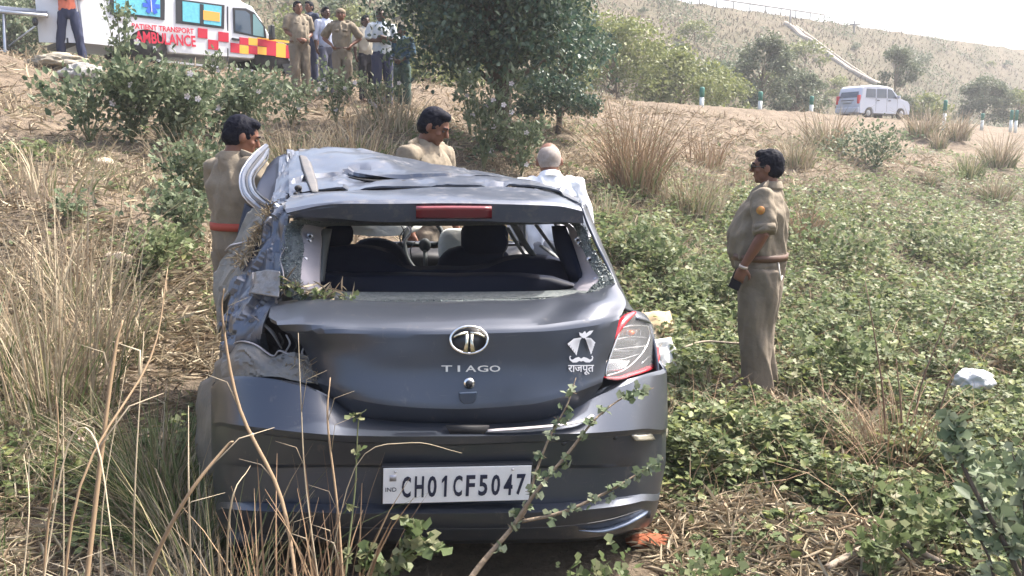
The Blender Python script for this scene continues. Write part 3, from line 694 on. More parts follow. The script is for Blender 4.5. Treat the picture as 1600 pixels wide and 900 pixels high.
# right rear quarter between lamp, gate and roof
patch('right_rear_pillar', [[P(905, 322, .62), P(909, 322, .70), P(912, 324, .85)], [P(914, 346, .58), P(921, 348, .66), P(922, 352, .85)], [P(936, 392, .50), P(944, 398, .60), P(940, 400, .85)], [P(953, 430, .45), P(963, 440, .56), P(958, 440, .85)], [P(966, 462, .38), P(978, 474, .50), P(975, 470, .80)], [P(972, 484, .32), P(986, 488, .42), P(984, 484, .75)]], PAINT, car, k=5, thick=.01, rough=.006, rscale=5)
patch('right_rear_quarter', [[P(985, 487, .36), P(1004, 492, .44), P(1010, 500, .60)], [P(992, 500, .30), P(1014, 507, .42), P(1017, 515, .60)]], PAINT, car, k=3, thick=.01)
strip('right_roof_rail', [P(909, 324, .72), L(.60, 1.1, 1.33), L(.60, 1.6, 1.31), L(.60, 2.1, 1.27), L(.70, 2.7, .96)], [.025, .03, .03, .028, .025], PAINT, n=8, flat=.8)
strip('windscreen_pillar', [P(474, 236, 1.98), L(-.66, 2.3, 1.35), L(-.72, 2.68, .96)], .028, BENT, n=8)
strip('windscreen_header', [P(478, 240, 2.0), L(-.3, 2.12, 1.42), L(.1, 2.14, 1.33), L(.62, 2.1, 1.28)], .03, BENT, n=8)
strip('right_door_pillar', [L(.64, 1.55, 1.30), L(.74, 1.5, 1.1), L(.80, 1.45, .9)], .03, DARKP, n=8)
strip('left_door_pillar', [L(-.62, 1.55, 1.42), L(-.74, 1.5, 1.1), L(-.80, 1.45, .9)], .03, DARKP, n=8)
# wheels
WD = {}
def wheel(u, v, name='wheel'):
    mb = MB(); R0 = .285; sg = 1 if u > 0 else -1
    prof = [(-.085, .19), (-.085, .25), (-.07, R0 - .008), (-.03, R0), (.03, R0), (.07, R0 - .008), (.085, .25), (.085, .19)]
    n = 28; o = L(u, v, R0); vs = []; fs = []
    for a in range(n):
        t = 2 * math.pi * a / n
        for x, r in prof: vs.append(o + CU * x + CA * (r * math.cos(t)) + Vector((0, 0, r * math.sin(t))))
    k = len(prof)
    for a in range(n):
        for j in range(k): fs.append((a * k + j, a * k + (j + 1) % k, ((a + 1) % n) * k + (j + 1) % k, ((a + 1) % n) * k + j))
    mb.add(vs, fs); w_ = mb.build(name, BLACK, car)
    mb = MB(); mb.tube([o + CU * (.07 * sg), o + CU * (.03 * sg)], [.05, .19], 20)
    for q in range(5):
        t = 2 * math.pi * q / 5; mb.box(o + CU * (.06 * sg) + CA * (.11 * math.cos(t)) + Vector((0, 0, .11 * math.sin(t))), (.02, .05, .18), Matrix.Rotation(TH, 3, 'Z') @ Matrix.Rotation(-t + math.pi / 2, 3, 'X'))
    mb.build('rim', DULLCH, w_)
for u, v in ((-.74, .66), (.72, .66), (-.74, 3.08), (.72, 3.08)): wheel(u, v)
strip('exhaust_pipe', [L(-.45, .14, .30), L(-.45, .6, .30), L(-.3, 1.4, .28)], .03, DULLCH, n=10, flat=1)

# tail lamp: dark bowl, chrome frames, red bands, clear cover
HN = (CU * .55 - CA * .84).normalized()
def lampp(px, py, out=0.0):
    """a point on the lamp's own curved face, out metres proud of it"""
    f = (px - 941) / 84.0; g_ = (590 - py) / 100.0
    v = .135 + .12 * f + .22 * f * f + .05 * g_
    return P(px, py, v) + HN * out
hous = [[lampp(*q, -.012) for q in r] for r in ([(966, 504), (978, 496), (990, 490), (1001, 494), (1013, 503)], [(957, 528), (972, 522), (989, 519), (1005, 520), (1021, 526)], [(946, 560), (965, 556), (985, 552), (1004, 550), (1025, 549)], [(942, 577), (962, 577), (984, 573), (1004, 567), (1025, 560)], [(943, 591), (963, 591), (984, 585), (1003, 579), (1021, 572)])]
lamp = patch('tail_lamp', hous, mat('lamp_housing', (.045, .05, .06), .35, .4), car, k=5, thick=.03, flip=True)
def ls_(name, pts, r, m, out=.004, flat=.7): return strip(name, [lampp(x, y, out) for x, y in pts], r, m, parent=lamp, flat=flat)
ls_('red_lens_band', [(990, 488), (977, 497), (967, 508), (960, 521), (953, 535)], [.009, .019, .019, .014, .006], REDL)
ls_('red_lens_band', [(942, 589), (962, 591), (984, 585), (1003, 579), (1019, 570), (1024, 556), (1025, 541)], [.005, .011, .012, .014, .017, .015, .009], REDL)
SILVL = mat('silvered_reflector', (.62, .63, .65), .22, .85)
for x0_, x1_, y0_, y1_, mm in ((969, 1001, 514, 526, mat('amber_bowl', (.30, .17, .13), .3, .5)), (962, 1000, 530, 543, mat('smoked_bowl', (.13, .135, .15), .25, .7)), (953, 990, 548, 560, mat('smoked_bowl')), (948, 984, 564, 583, SILVL)):
    k_ = -.30
    patch('reflector_bowl', [[lampp(x0_, y0_, 0), lampp((x0_ + x1_) / 2, y0_ - 1, -.006), lampp(x1_, y0_, 0)], [lampp(x0_ + (y1_ - y0_) * k_, y1_, 0), lampp((x0_ + x1_) / 2 + (y1_ - y0_) * k_, y1_ - 2, -.006), lampp(x1_ + (y1_ - y0_) * k_ - 3, y1_ - 5, 0)]], mm, lamp, k=3, thick=.004, flip=True)
for pts, r in (([(968, 512), (988, 508), (1010, 509)], .0055), ([(963, 529), (984, 526), (1007, 527)], .003), ([(957, 546), (980, 543), (1005, 540)], .003), ([(950, 562), (972, 560), (996, 553)], .003), ([(968, 512), (957, 540), (946, 572), (944, 586)], .0045), ([(1010, 509), (1013, 524), (1006, 544), (992, 562), (972, 578), (945, 587)], .0045), ([(1016, 512), (1020, 530), (1015, 552), (1000, 568)], .002)):
    ls_('chrome_lamp_line', pts, r, SILVL, .006)
mb = MB(); mb.ball(lampp(984, 520, .004), (.014, .012, .010), 10, 7); mb.build('bulb', mat('orange_bulb', (.8, .14, .02), .25), lamp)
for i in range(11):
    f = i / 10; ls_('lamp_rib', [(949 + 34 * f, 565 - 4 * f), (945 + 28 * f, 583 - 7 * f)], .0014, SILVL, .005)
for i in range(5): ls_('lamp_rib', [(972 + i * 7, 516), (970 + i * 7, 525)], .0012, SILVL, .005)
patch('clear_cover', [[p + HN * .030 for p in r] for r in hous], glass('clear_lamp_cover', (.8, .82, .85), .10), lamp, k=5, thick=.002, flip=True)

for px, py, v, r in ((466, 294, .84, .016), (462, 303, .78, .010), (470, 300, .80, .006)):
    mb = MB(); o = P(px, py, v); mb.ball(o, (r, r * .8, r * .8), 10, 7); mb.build('dark_hole', BLACK, car)  # black balls stand in for the dark of small holes
patch('scraped_corner_dent', [[P(440, 318, .70), P(466, 309, .70), P(492, 308, .66)], [P(446, 330, .60), P(470, 322, .60), P(500, 314, .60)], [P(452, 340, .54), P(474, 334, .52), P(512, 322, .50)]], mat('scraped_bare_paint', (.30, .29, .28), .45, .5, .0, 30, (.18, .18, .19), bump=.2, bscale=60), car, k=8, thick=.006, rough=.03, rscale=14, ridge=True, split=24)
patch('scraped_pillar_plate', [[P(400, 426, .55), P(420, 422, .48), P(440, 424, .42)], [P(396, 444, .52), P(418, 446, .45), P(440, 448, .41)], [P(392, 458, .50), P(414, 462, .43), P(438, 466, .39)]], mat('scraped_bare_paint'), car, k=8, thick=.005, rough=.015, rscale=16, ridge=True)
for i, pts in enumerate(([(425, 332, .80), (414, 360, .72), (398, 392, .68), (380, 424, .64)], [(446, 386, .5), (438, 405, .5), (443, 430, .44), (440, 462, .40)], [(392, 492, .42), (410, 505, .38), (426, 520, .34), (440, 545, .3)])):
    strip('sharp_fold', [P(*p) for p in pts], [.003, .008, .009, .003], (mat('dark_cavity'), mat('bare_torn_steel'), mat('dusty_channel'))[i], flat=.4)

# ---- inside: seats, steering wheel, airbag, belts
def cushion(name, loops, m, parent=car, sub=2):
    """closed rounded body from a stack of loops (each loop a list of points)"""
    n = len(loops[0]); mb = MB(); vs = [p for lp in loops for p in lp]; fs = []
    for a in range(len(loops) - 1):
        for i in range(n): fs.append((a * n + i, a * n + (i + 1) % n, (a + 1) * n + (i + 1) % n, (a + 1) * n + i))
    fs += [tuple(reversed(range(n))), tuple(range((len(loops) - 1) * n, len(loops) * n))]
    mb.add(vs, fs); return mb.build(name, m, parent, sub=sub)
def slab(name, prof, v0, v1, m, parent=car, bulge=.02, sub=0):
    """a seat back: outline (u,z) extruded between v0 and v1 with soft rims; outline runs counterclockwise seen from behind"""
    c = np.mean(prof, axis=0); lp = []
    for v, s_ in ((v0 + bulge, .93), (v0 + bulge * .3, .98), (v0, .90), ):
        pass
    seq = ((v0, .0), (v0, .86), (v0 + bulge * .4, .96), (v0 + bulge * 1.5, 1.0), (v1 - bulge * 1.5, 1.0), (v1 - bulge * .4, .96), (v1, .86))
    loops = []
    for v, s_ in seq[1:]:
        loops.append([L(c[0] + (u - c[0]) * s_, v, c[1] + (z - c[1]) * s_) for u, z in prof])
    return cushion(name, loops, m, parent, sub)
def rrect(u0, u1, z0, z1, r, n=5):
    out = []
    for cx, cz, a0 in ((u1 - r, z0 + r, -90), (u1 - r, z1 - r, 0), (u0 + r, z1 - r, 90), (u0 + r, z0 + r, 180)):
        for i in range(n): a = math.radians(a0 + 90 * i / (n - 1)); out.append((cx + r * math.cos(a), cz + r * math.sin(a)))
    return out
def uz(px, py, v):
    p = P(px, py, v) - CC; return (p.dot(CU), p.z)
V1 = .95
prof = [uz(x, y, V1) for x, y in ((490, 520), (915, 520), (918, 470), (905, 436), (893, 414), (860, 403), (820, 402), (790, 410), (770, 418), (735, 422), (690, 421), (640, 422), (618, 415), (605, 398), (590, 390), (560, 386), (525, 386), (505, 392), (492, 420), (488, 470))]
slab('rear_seat_back', resample([Vector((a, b)) for a, b in prof], 3), V1, V1 + .14, NAVY, car, .02)
prof = [uz(x, y, .80) for x, y in ((480, 500), (930, 500), (925, 462), (870, 436), (780, 430), (713, 432), (640, 430), (540, 432), (500, 430), (478, 462))]
slab('seat_bench', resample([Vector((a, b)) for a, b in prof], 2), .80, .92, mat('navy_panel', (.007, .011, .028), .6, spec=.2), car, .02)
for i, (a, b, c_, d_, v) in enumerate(((505, 552, 350, 386, 1.0), )):
    (u0, z1), (u1, z0) = uz(a, c_, v), uz(b, d_, v); slab('headrest', rrect(u0, u1, z0, z1, .04), v, v + .10, NAVY, car, .02)
(u0, z1), (u1, z0) = uz(722, 350, 1.55), uz(796, 398, 1.55); hd = slab('headrest', rrect(u0, u1, z0, z1, .05), 1.55, 1.66, NAVY, car, .025)
prof = [uz(x, y, 1.55) for x, y in ((672, 470), (812, 470), (806, 420), (794, 396), (770, 388), (735, 386), (704, 392), (688, 408))]
slab('front_seat_back', resample([Vector((a, b)) for a, b in prof], 2), 1.56, 1.70, NAVY, car, .03)
prof = [uz(x, y, 1.6) for x, y in ((540, 440), (640, 440), (634, 400), (618, 382), (590, 374), (562, 378), (548, 392))]
slab('front_seat_back', resample([Vector((a, b)) for a, b in prof], 2), 1.6, 1.74, NAVY, car, .03)
mb = MB(); wc = P(664, 383, 2.15); wx = CU; wy = (Vector((0, 0, 1)) + CA * .45).normalized(); WM = frame(wc, wx, wy)
mb.tube([WM @ Vector((.115 * math.cos(t), .165 * math.sin(t), 0)) for t in np.linspace(0, 2 * math.pi, 37)], .014, 8, cap=False)
for a in (.1, math.pi - .1, -math.pi / 2): mb.tube([WM @ Vector((0, 0, -.01)), WM @ Vector((.112 * math.cos(a), .16 * math.sin(a), 0))], .013, 6)
mb.ball(wc, (.035, .02, .04)); mb.build('steering_wheel', mat('wheel_grey', (.045, .055, .06), .6), car)
cushion('airbag', [[WM @ Vector((r * math.cos(t) + .20, r * 1.15 * math.sin(t) - .04 + .03 * math.sin(3 * t), z)) for t in np.linspace(0, 2 * math.pi, 13)[:-1]] for r, z in ((.02, -.05), (.10, -.04), (.145, .02), (.12, .07), (.03, .09))], mat('airbag_cloth', (.62, .65, .62), .8, bump=.4, bscale=25), car)
cushion('airbag', [[L(-.25 + .30 * math.cos(t), 2.35 + .08 * math.sin(t * 2) + z * .2, 1.18 + z + .07 * math.sin(t) * (1 - abs(z) * 5)) for t in np.linspace(0, 2 * math.pi, 13)[:-1]] for z in (-.04, .0, .03)], mat('airbag_cloth'), car)
patch('dashboard', [[L(u, 2.30, z + .02 * math.cos(u * 9)) for u in (-.70, -.35, 0, .35, .70)] for z in (.55, .85, .98)] + [[L(u, 2.6, 1.0) for u in (-.70, -.35, 0, .35, .70)]], DARKP, car, k=3, thick=.03, rough=.02)
for i, pts in enumerate(([(803, 352, .9), (830, 395, 1.0), (868, 432, 1.1)], [(838, 352, .9), (862, 385, .95), (898, 430, .95)], [(793, 356, 1.3), (806, 378, 1.35), (822, 402, 1.4)], [(845, 384, 1.3), (880, 410, 1.2), (905, 445, 1.0)])):
    strip(('inner_pillar_trim', 'seat_belt', 'belt_strap', 'inner_pillar_trim')[i], [P(*p) for p in pts], (.020, .014, .012, .018)[i], mat('grey_trim', (.14, .155, .165), .55), flat=.35)
patch('inner_pillar_cover', [[P(862, 354, .74), P(884, 354, .72)], [P(870, 390, .7), P(900, 392, .64)], [P(894, 440, .62), P(914, 440, .52)]], mat('navy_panel'), car, k=3, thick=.01)
patch('inner_pillar_cover', [[P(502, 358, .74), P(516, 358, .78)], [P(500, 400, .66), P(508, 400, .72)], [P(499, 440, .56), P(503, 440, .62)]], mat('grey_trim'), car, k=3, thick=.01)
random.seed(21)
for i in range(9):
    x_ = random.uniform(612, 655); y_ = random.uniform(358, 410); strip('hanging_wire', [P(x_, y_ - 14, 1.9), P(x_ + random.uniform(-9, 9), y_, 1.85), P(x_ + random.uniform(-14, 14), y_ + 16, 1.8)], .004, DULLCH if i % 3 == 0 else DARKP)
strip('hanging_wire', [P(790, 368, 1.2), P(794, 380, 1.2), P(786, 400, 1.2), P(800, 402, 1.2)], .005, DARKP)
strip('inside_mirror', [L(-.05, 2.05, 1.31), L(.12, 2.05, 1.30)], .03, mat('mirror_glass', (.5, .55, .55), .1, .9), flat=.5)
# ---------------------------------------------------------------- people
def remesh(mb, name, voxel, smooth=4, folds=0.0, fscale=9.0, stretch=(1, 1, .45), seed=0.0):
    """fuse closed shapes into one continuous surface"""
    me = mb.mesh('tmp'); o = bpy.data.objects.new('tmp', me); COL.objects.link(o)
    r = o.modifiers.new('r', 'REMESH'); r.mode = 'VOXEL'; r.voxel_size = voxel; r.adaptivity = 0
    s = o.modifiers.new('s', 'SMOOTH'); s.factor = 0.5; s.iterations = smooth
    dg = bpy.context.evaluated_depsgraph_get()
    out = bpy.data.meshes.new_from_object(o.evaluated_get(dg)); out.name = name
    bpy.data.objects.remove(o); bpy.data.meshes.remove(me)
    if folds:
        n = len(out.vertices); co = np.zeros(n * 3); no = np.zeros(n * 3)
        out.vertices.foreach_get('co', co); out.vertices.foreach_get('normal', no); co = co.reshape(-1, 3); no = no.reshape(-1, 3)
        d = np.empty(n)
        for i in range(n):
            q = Vector((co[i, 0] * stretch[0] + seed, co[i, 1] * stretch[1], co[i, 2] * stretch[2] + .6 * co[i, 0])) * fscale
            d[i] = (1 - 2.2 * abs(noise.noise(q))) * .7 + .5 * noise.noise(q * 2.3)
        co += no * (d * folds)[:, None]; out.vertices.foreach_set('co', co.astype(np.float32).ravel())
        out.update()
    out.materials.clear()
    return out
SKIN = mat('brown_skin', (.15, .062, .038), .5, col2=(.19, .085, .052), scale=12, spec=.4)
SKIN2 = mat('dark_brown_skin', (.075, .038, .026), .5, spec=.4)
HAIRM = mat('black_hair', (.006, .007, .014), .6, bump=.25, bscale=90, spec=.06)
GREYH = mat('cropped_grey_hair', (.36, .33, .31), .8, col2=(.24, .19, .16), scale=22)
KHAKI = mat('khaki_cloth', (.178, .148, .108), .88, col2=(.222, .186, .138), scale=7, bump=.8, bscale=11)
KHAKI2 = mat('khaki_trouser_cloth', (.155, .128, .095), .88, col2=(.20, .165, .125), scale=7, bump=.8, bscale=10)
BROWNL = mat('brown_leather', (.10, .05, .03), .45)
def hand(mb, wrist, d, palm, size=1.0, curl=.5, thumb_side=1):
    """palm, four unequal bent fingers and a thumb from the side of the palm. d: towards the fingers, palm: way the palm faces"""
    d = Vector(d).normalized(); palm = Vector(palm); palm = (palm - d * palm.dot(d)).normalized(); sd_ = d.cross(palm) * thumb_side
    w = Vector(wrist); s = size
    R = Matrix((sd_, d, palm)).transposed()
    mb.ball(w + d * .045 * s, (.040 * s, .055 * s, .017 * s), 12, 8, R)
    mb.tube([w - d * .03 * s, w + d * .02 * s], [.025 * s, .026 * s], 10)
    for k, (off_, ln) in enumerate(((.028, .072), (.010, .080), (-.009, .074), (-.027, .058))):
        b = w + d * .082 * s + sd_ * off_ * s; pts = [w + d * .05 * s + sd_ * off_ * s, b]; dd = d.copy(); c = curl * (1 + .12 * k)
        for f in (.42, .32, .26):
            dd = (Matrix.Rotation(c * .9, 3, d.cross(palm)) @ dd); pts.append(pts[-1] + dd * ln * f * s)
        mb.tube(pts, [.010 * s, .0098 * s, .0088 * s, .0078 * s, .0065 * s], 8)
    t0 = w + d * .018 * s + sd_ * .028 * s; t1 = t0 + (d * .55 + sd_ * .75 + palm * .25).normalized() * .035 * s; t2 = t1 + (d * .85 + sd_ * .25 + palm * .5).normalized() * .028 * s; t3 = t2 + (d * .8 + palm * .7 - sd_ * .1).normalized() * .022 * s
    mb.tube([w + d * .01 * s + sd_ * .012 * s, t0, t1, t2, t3], [.013 * s, .014 * s, .0115 * s, .010 * s, .0075 * s], 8)
def head_shapes(mb, s=1.0, c=(0, 0, 1.60), nose=1.0):
    C0 = Vector(c)
    def q(x, y, z): return C0 + Vector((x, y, z)) * s
    mb.ball(q(0, -.008, .018), (.076 * s, .094 * s, .100 * s), 18, 12)
    mb.ball(q(0, .022, -.045), (.060 * s, .064 * s, .058 * s), 14, 10)
    mb.ball(q(0, .060, -.083), (.027 * s, .024 * s, .021 * s), 10, 8)
    mb.ball(q(0, .072, .030), (.052 * s, .020 * s, .014 * s), 12, 6)
    mb.tube([q(0, .083, .022), q(0, .100 * nose, -.008), q(0, .107 * nose, -.024)], [.009 * s, .013 * s, .016 * s], 8)
    mb.ball(q(0, .080, -.050), (.025 * s, .013 * s, .011 * s), 8, 6)
    for x in (-1, 1):
        mb.ball(q(x * .080, -.008, -.008), (.010 * s, .019 * s, .032 * s), 8, 6)
        mb.ball(q(x * .040, .058, -.018), (.024 * s, .022 * s, .020 * s), 8, 6)
def person(loc, rz, label, group=None, H=1.72, voxel=.011, girth=1.0, belly=0.0, shirt=KHAKI, trousers=KHAKI2, skin=SKIN, hair=HAIRM, hair_kind='full',
           arms=None, lean=0.0, side_lean=0.0, head=(0, 0), sleeve=.62, shoes=None, belt=None, stance=.10, stride=0.0, collar=True, glasses=False, tuck=True, extras=None, waist=.98, curl=.55, headscale=1.0):
    S = H / 1.72
    root = empty('person', loc, rz, label, 'person', group)
    if not arms: arms = [((.245, -.02, 1.15), (.255, .05, .90)), ((.245, -.02, 1.15), (.255, .05, .90))]
    hl = Matrix.Rotation(head[0], 4, 'Z') @ Matrix.Rotation(-head[1], 4, 'X')
    pv = Vector((0, -.01, 1.50)); ND = Vector((0, 0, -.018))
    def fin(mbx):
        """lean of the trunk, then body height"""
        for i, v in enumerate(mbx.v):
            v = Vector(v); t = sstep((v.z - .86) / .22)
            if lean or side_lean:
                c = Vector((0, 0, .95)); v = c + (Matrix.Rotation(-lean * t, 3, 'X') @ Matrix.Rotation(side_lean * t, 3, 'Y') @ (v - c))
            mbx.v[i] = tuple(v * S)
        return mbx
    def to_world(me, name, m, parent=root):
        o = bpy.data.objects.new(name, me); COL.objects.link(o); me.materials.append(m)
        me.polygons.foreach_set('use_smooth', [True] * len(me.polygons)); o.parent = parent; return o
    hipx = .092; kn = .50; sh = .185 * (1 + (girth - 1) * .5)
    legs = []
    for x, st in ((-1, stride), (1, -stride)):
        legs.append([(x * hipx, 0, .90), (x * (hipx + stance) / 2 * 1.0, .02 + st * .5, kn), (x * stance, st - .01, .09)])
    shd = [(-sh, -.005, 1.415), (sh, -.005, 1.415)]
    el = [(-arms[0][0][0], *arms[0][0][1:]), arms[1][0]]; wr = [(-arms[0][1][0], *arms[0][1][1:]), arms[1][1]]
    # --- body: one continuous skin
    mb = MB(); hm = MB(); head_shapes(hm, headscale)
    hm.v = [tuple(ND + pv + (hl @ (Vector(v) - pv))) for v in hm.v]; mb.add(hm.v, hm.f)
    mb.tube([(0, -.03, 1.38), (0, -.02, 1.46), pv + (hl @ (Vector((0, -.008, 1.56)) - pv))], [.064, .056, .054], 12, up=(0, 1, 0))
    mb.tube([(0, 0, .86), (0, .01, 1.0), (0, 0, 1.2), (0, -.01, 1.36), (0, -.02, 1.42)], [(.13, .09), (.12, .09), (.14, .095), (.15, .085), (.08, .06)], 14, up=(0, 1, 0))
    for k in (0, 1):
        mb.tube([shd[k], (Vector(shd[k]) + Vector(el[k])) / 2, el[k]], [.042, .042, .036], 10)
        mb.tube([el[k], Vector(el[k]).lerp(Vector(wr[k]), .3), wr[k]], [.037, .040, .026], 10)
        d = (Vector(wr[k]) - Vector(el[k])).normalized(); inward = Vector((1 if k == 0 else -1, 0, 0))
        hd_ = d; 
        if len(arms[k]) > 2: hd_ = Vector(arms[k][2]); hd_.x *= (-1 if k == 0 else 1)
        hand(mb, wr[k], hd_, inward if abs(hd_.x) < .8 else Vector((0, -1, 0)), 1.0, curl, 1 if k == 0 else -1)
        L_ = legs[k]; mb.tube([L_[0], L_[1], L_[2]], [.07, .05, .035], 10); mb.tube([Vector(L_[2]) + Vector((0, -.04, -.04)), Vector(L_[2]) + Vector((0, .14, -.05))], [.035, .03], 8)
    to_world(remesh(fin(mb), 'body', voxel * (.78 if voxel < .012 else .95), 3), 'body', skin)
    # --- shirt
    g = girth; b = belly
    mb = MB()
    low = .93 if tuck else .86
    mb.tube([(0, .0 + b * .5, low), (0, .005 + b * .75, 1.02), (0, .005 + b * .8, 1.12), (0, .0 + b * .4, 1.22), (0, -.005 + b * .1, 1.31), (0, -.010, 1.375), (0, -.016, 1.418), (0, -.022, 1.448), (0, -.022, 1.466)],
            [(.150 * g, .108 * g + b * .5), (.158 * g, .112 * g + b * .8), (.160 * g, .115 * g + b * .8), (.165 * g, .118 * g + b * .4), (.176 * g, .116 * g), (.170, .102), (.130, .088), (.084, .070), (.064, .064)], 22, up=(0, 1, 0))
    for k in (0, 1):
        e = Vector(el[k]); s0 = Vector(shd[k]); w_ = Vector(wr[k])
        if sleeve <= 1: pts = [s0.lerp(Vector((0, -.01, 1.37)), .45), s0 + Vector((0, 0, -.02)), s0.lerp(e, .5 * sleeve + .2), s0.lerp(e, sleeve + .15)]; rr_ = [.060, .066, .068, .070]
        else: pts = [s0.lerp(Vector((0, -.01, 1.37)), .45), s0 + Vector((0, 0, -.02)), s0.lerp(e, .5), e, e.lerp(w_, sleeve - 1)]; rr_ = [.060, .064, .060, .054, .048]
        mb.tube(pts, rr_, 12)
    to_world(remesh(fin(mb), 'shirt', voxel, 2, .022, 8, (1, 1, .6), seed=loc[0]), 'shirt', shirt)
    if collar:
        mb = MB(); n = 26; vs = []; fs = []
        for k in range(n):
            t = math.pi * 2 * (k / (n - 1)) * .90 + math.pi / 2 + math.pi * .10
            for r_, z_ in ((.060, 1.462), (.066, 1.492), (.074, 1.488), (.088, 1.445)):
                vs.append(Vector((math.cos(t) * r_, -.020 + math.sin(t) * r_ * 1.02, z_ - (.035 * max(0, math.sin(t)) ** 3))))
        for k in range(n - 1):
            for j in range(3): fs.append((k * 4 + j, k * 4 + j + 1, k * 4 + j + 5, k * 4 + j + 4))
        mb.add(vs, fs); to_world(fin(mb).mesh('collar'), 'collar', shirt)
    if shirt is KHAKI:
        for x in (-1, 1):
            mb = MB(); mb.tube([(x * .075, -.018, 1.482), (x * .13, -.012, 1.468), (x * .195, -.005, 1.448)], [(.022, .007), (.023, .007), (.024, .007)], 8, up=(0, 1, 0)); to_world(fin(mb).mesh('shoulder_strap'), 'shoulder_strap', mat('khaki_strap', (.26, .22, .165), .8))
            mb = MB(); pf = [(x * .035, .118 + b * .35, 1.27), (x * .125, .095 + b * .25, 1.27), (x * .125, .095 + b * .3, 1.315), (x * .035, .118 + b * .3, 1.315)]
            mb.add([Vector(p) + Vector((0, .0, 0)) for p in pf] + [Vector(p) + Vector((0, .016, -.004)) for p in pf], [(0, 1, 2, 3), (4, 7, 6, 5), (0, 4, 5, 1), (1, 5, 6, 2), (2, 6, 7, 3), (3, 7, 4, 0)]); to_world(fin(mb).mesh('pocket_flap'), 'pocket_flap', KHAKI2)
        mb = MB(); yb = .113 + b * .8
        mb.tube([(0, .100, 1.40), (0, .113 + b * .2, 1.31), (0, .118 + b * .9, 1.18), (0, .116 + b * 1.25, 1.05)], [(.016, .006)] * 4, 6, up=(0, 1, 0)); to_world(fin(mb).mesh('button_placket'), 'button_placket', KHAKI2)
    # --- trousers
    mb = MB(); mb.tube([(0, 0 + b * .4, waist + .0), (0, 0 + b * .2, .92), (0, -.005, .84), (0, 0, .78)], [(.148 * g, .108 * g + b * .5), (.160 * g, .118 * g + b * .2), (.158, .115), (.11, .09)], 20, up=(0, 1, 0))
    for k in (0, 1):
        A, B_, C_ = [Vector(v) for v in legs[k]]
        mb.tube([A + Vector((0, 0, -.0)), A.lerp(B_, .5), B_, B_.lerp(C_, .5), C_ + Vector((0, -.005, -.03))], [(.092 * g, .105 * g), (.088 * g, .100 * g), (.074 * g, .084 * g), (.070 * g, .080 * g), (.066 * g, .080 * g)], 14, up=(0, 1, 0))
    to_world(remesh(fin(mb), 'trousers', voxel, 2, .019, 7, (1, 1, .45), seed=loc[1]), 'trousers', trousers)
    # --- shoes
    for k in (0, 1):
        C_ = Vector(legs[k][2]); mb = MB(); mb.tube([C_ + Vector((0, -.065, -.045)), C_ + Vector((0, -.02, -.03)), C_ + Vector((0, .06, -.038)), C_ + Vector((0, .13, -.052)), C_ + Vector((0, .165, -.062))], [(.030, .034), (.040, .050), (.043, .042), (.045, .030), (.030, .018)], 12, up=(0, 0, 1))
        to_world(remesh(fin(mb), 'shoe', .009, 2), 'shoe', shoes or BROWNL)
    # --- hair
    mb = MB(); c0 = Vector((0, 0, 1.60)); hs_ = headscale
    if hair_kind == 'full':
        mb.ball(c0 + Vector((0, -.020, .030)) * hs_, (.083 * hs_, .094 * hs_, .094 * hs_), 18, 12); mb.ball(c0 + Vector((0, -.040, -.012)) * hs_, (.079 * hs_, .072 * hs_, .066 * hs_), 14, 10); mb.ball(c0 + Vector((.006, .028, .092)) * hs_, (.060 * hs_, .048 * hs_, .030 * hs_), 12, 8)
    elif hair_kind == 'cropped':
        mb.ball(c0 + Vector((0, -.022, .012)) * hs_, (.0775 * hs_, .086 * hs_, .088 * hs_), 18, 12)
    elif hair_kind == 'cap':
        mb.ball(c0 + Vector((0, -.012, .055)) * hs_, (.090, .105, .068), 18, 12); mb.ball(c0 + Vector((0, -.04, .0)), (.080, .066, .06), 14, 8)
    mb.v = [tuple(ND + pv + (hl @ (Vector(v) - pv))) for v in mb.v]
    to_world(remesh(fin(mb), 'hair', .008, 2, (.006 if hair_kind != 'cropped' else 0), 42, (1, 1, 1)), 'hair', hair)
    # --- eyes and brows
    for x in (-1, 1):
        mb = MB(); mb.ball(c0 + Vector((x * .031, .074, .008)) * hs_, (.013, .010, .007), 8, 6); mb.v = [tuple(ND + pv + (hl @ (Vector(v) - pv))) for v in mb.v]
        to_world(fin(mb).mesh('eye'), 'eye', mat('eye_dark', (.03, .02, .02), .3))
        mb = MB(); mb.tube([c0 + Vector((x * .014, .092, .030)), c0 + Vector((x * .035, .090, .036)), c0 + Vector((x * .055, .074, .028))], [.004, .005, .003], 6); mb.v = [tuple(ND + pv + (hl @ (Vector(v) - pv))) for v in mb.v]
        to_world(fin(mb).mesh('eyebrow'), 'eyebrow', HAIRM)
    if glasses:
        mb = MB()
        for x in (-1, 1):
            mb.ball(c0 + Vector((x * .034, .098, .010)), (.028, .006, .020), 12, 8); mb.tube([c0 + Vector((x * .062, .094, .014)), c0 + Vector((x * .084, .0, .008))], .003, 6)
        mb.v = [tuple(ND + pv + (hl @ (Vector(v) - pv))) for v in mb.v]; to_world(fin(mb).mesh('sunglasses'), 'sunglasses', mat('dark_lens', (.01, .01, .012), .1))
    if belt:
        zb = waist
        mb = MB(); n = 28; vs = []
        for zz in (zb - .022, zb + .022):
            for rr_ in (1.04, 1.11):
                vs += [Vector((.155 * g * rr_ * math.cos(t), b * .5 + (.112 * g + b * .55) * rr_ * math.sin(t), zz)) for t in [2 * math.pi * k / n for k in range(n)]]
        fs = []
        for k in range(n):
            q = (k + 1) % n; fs += [(n + k, n + q, 3 * n + q, 3 * n + k), (2 * n + k, 3 * n + k, 3 * n + q, 2 * n + q), (k, q, n + q, n + k), (k, 2 * n + k, 2 * n + q, q)]
        mb.add(vs, fs); to_world(fin(mb).mesh('belt'), 'belt', belt)
    if extras: extras(root, fin, to_world)
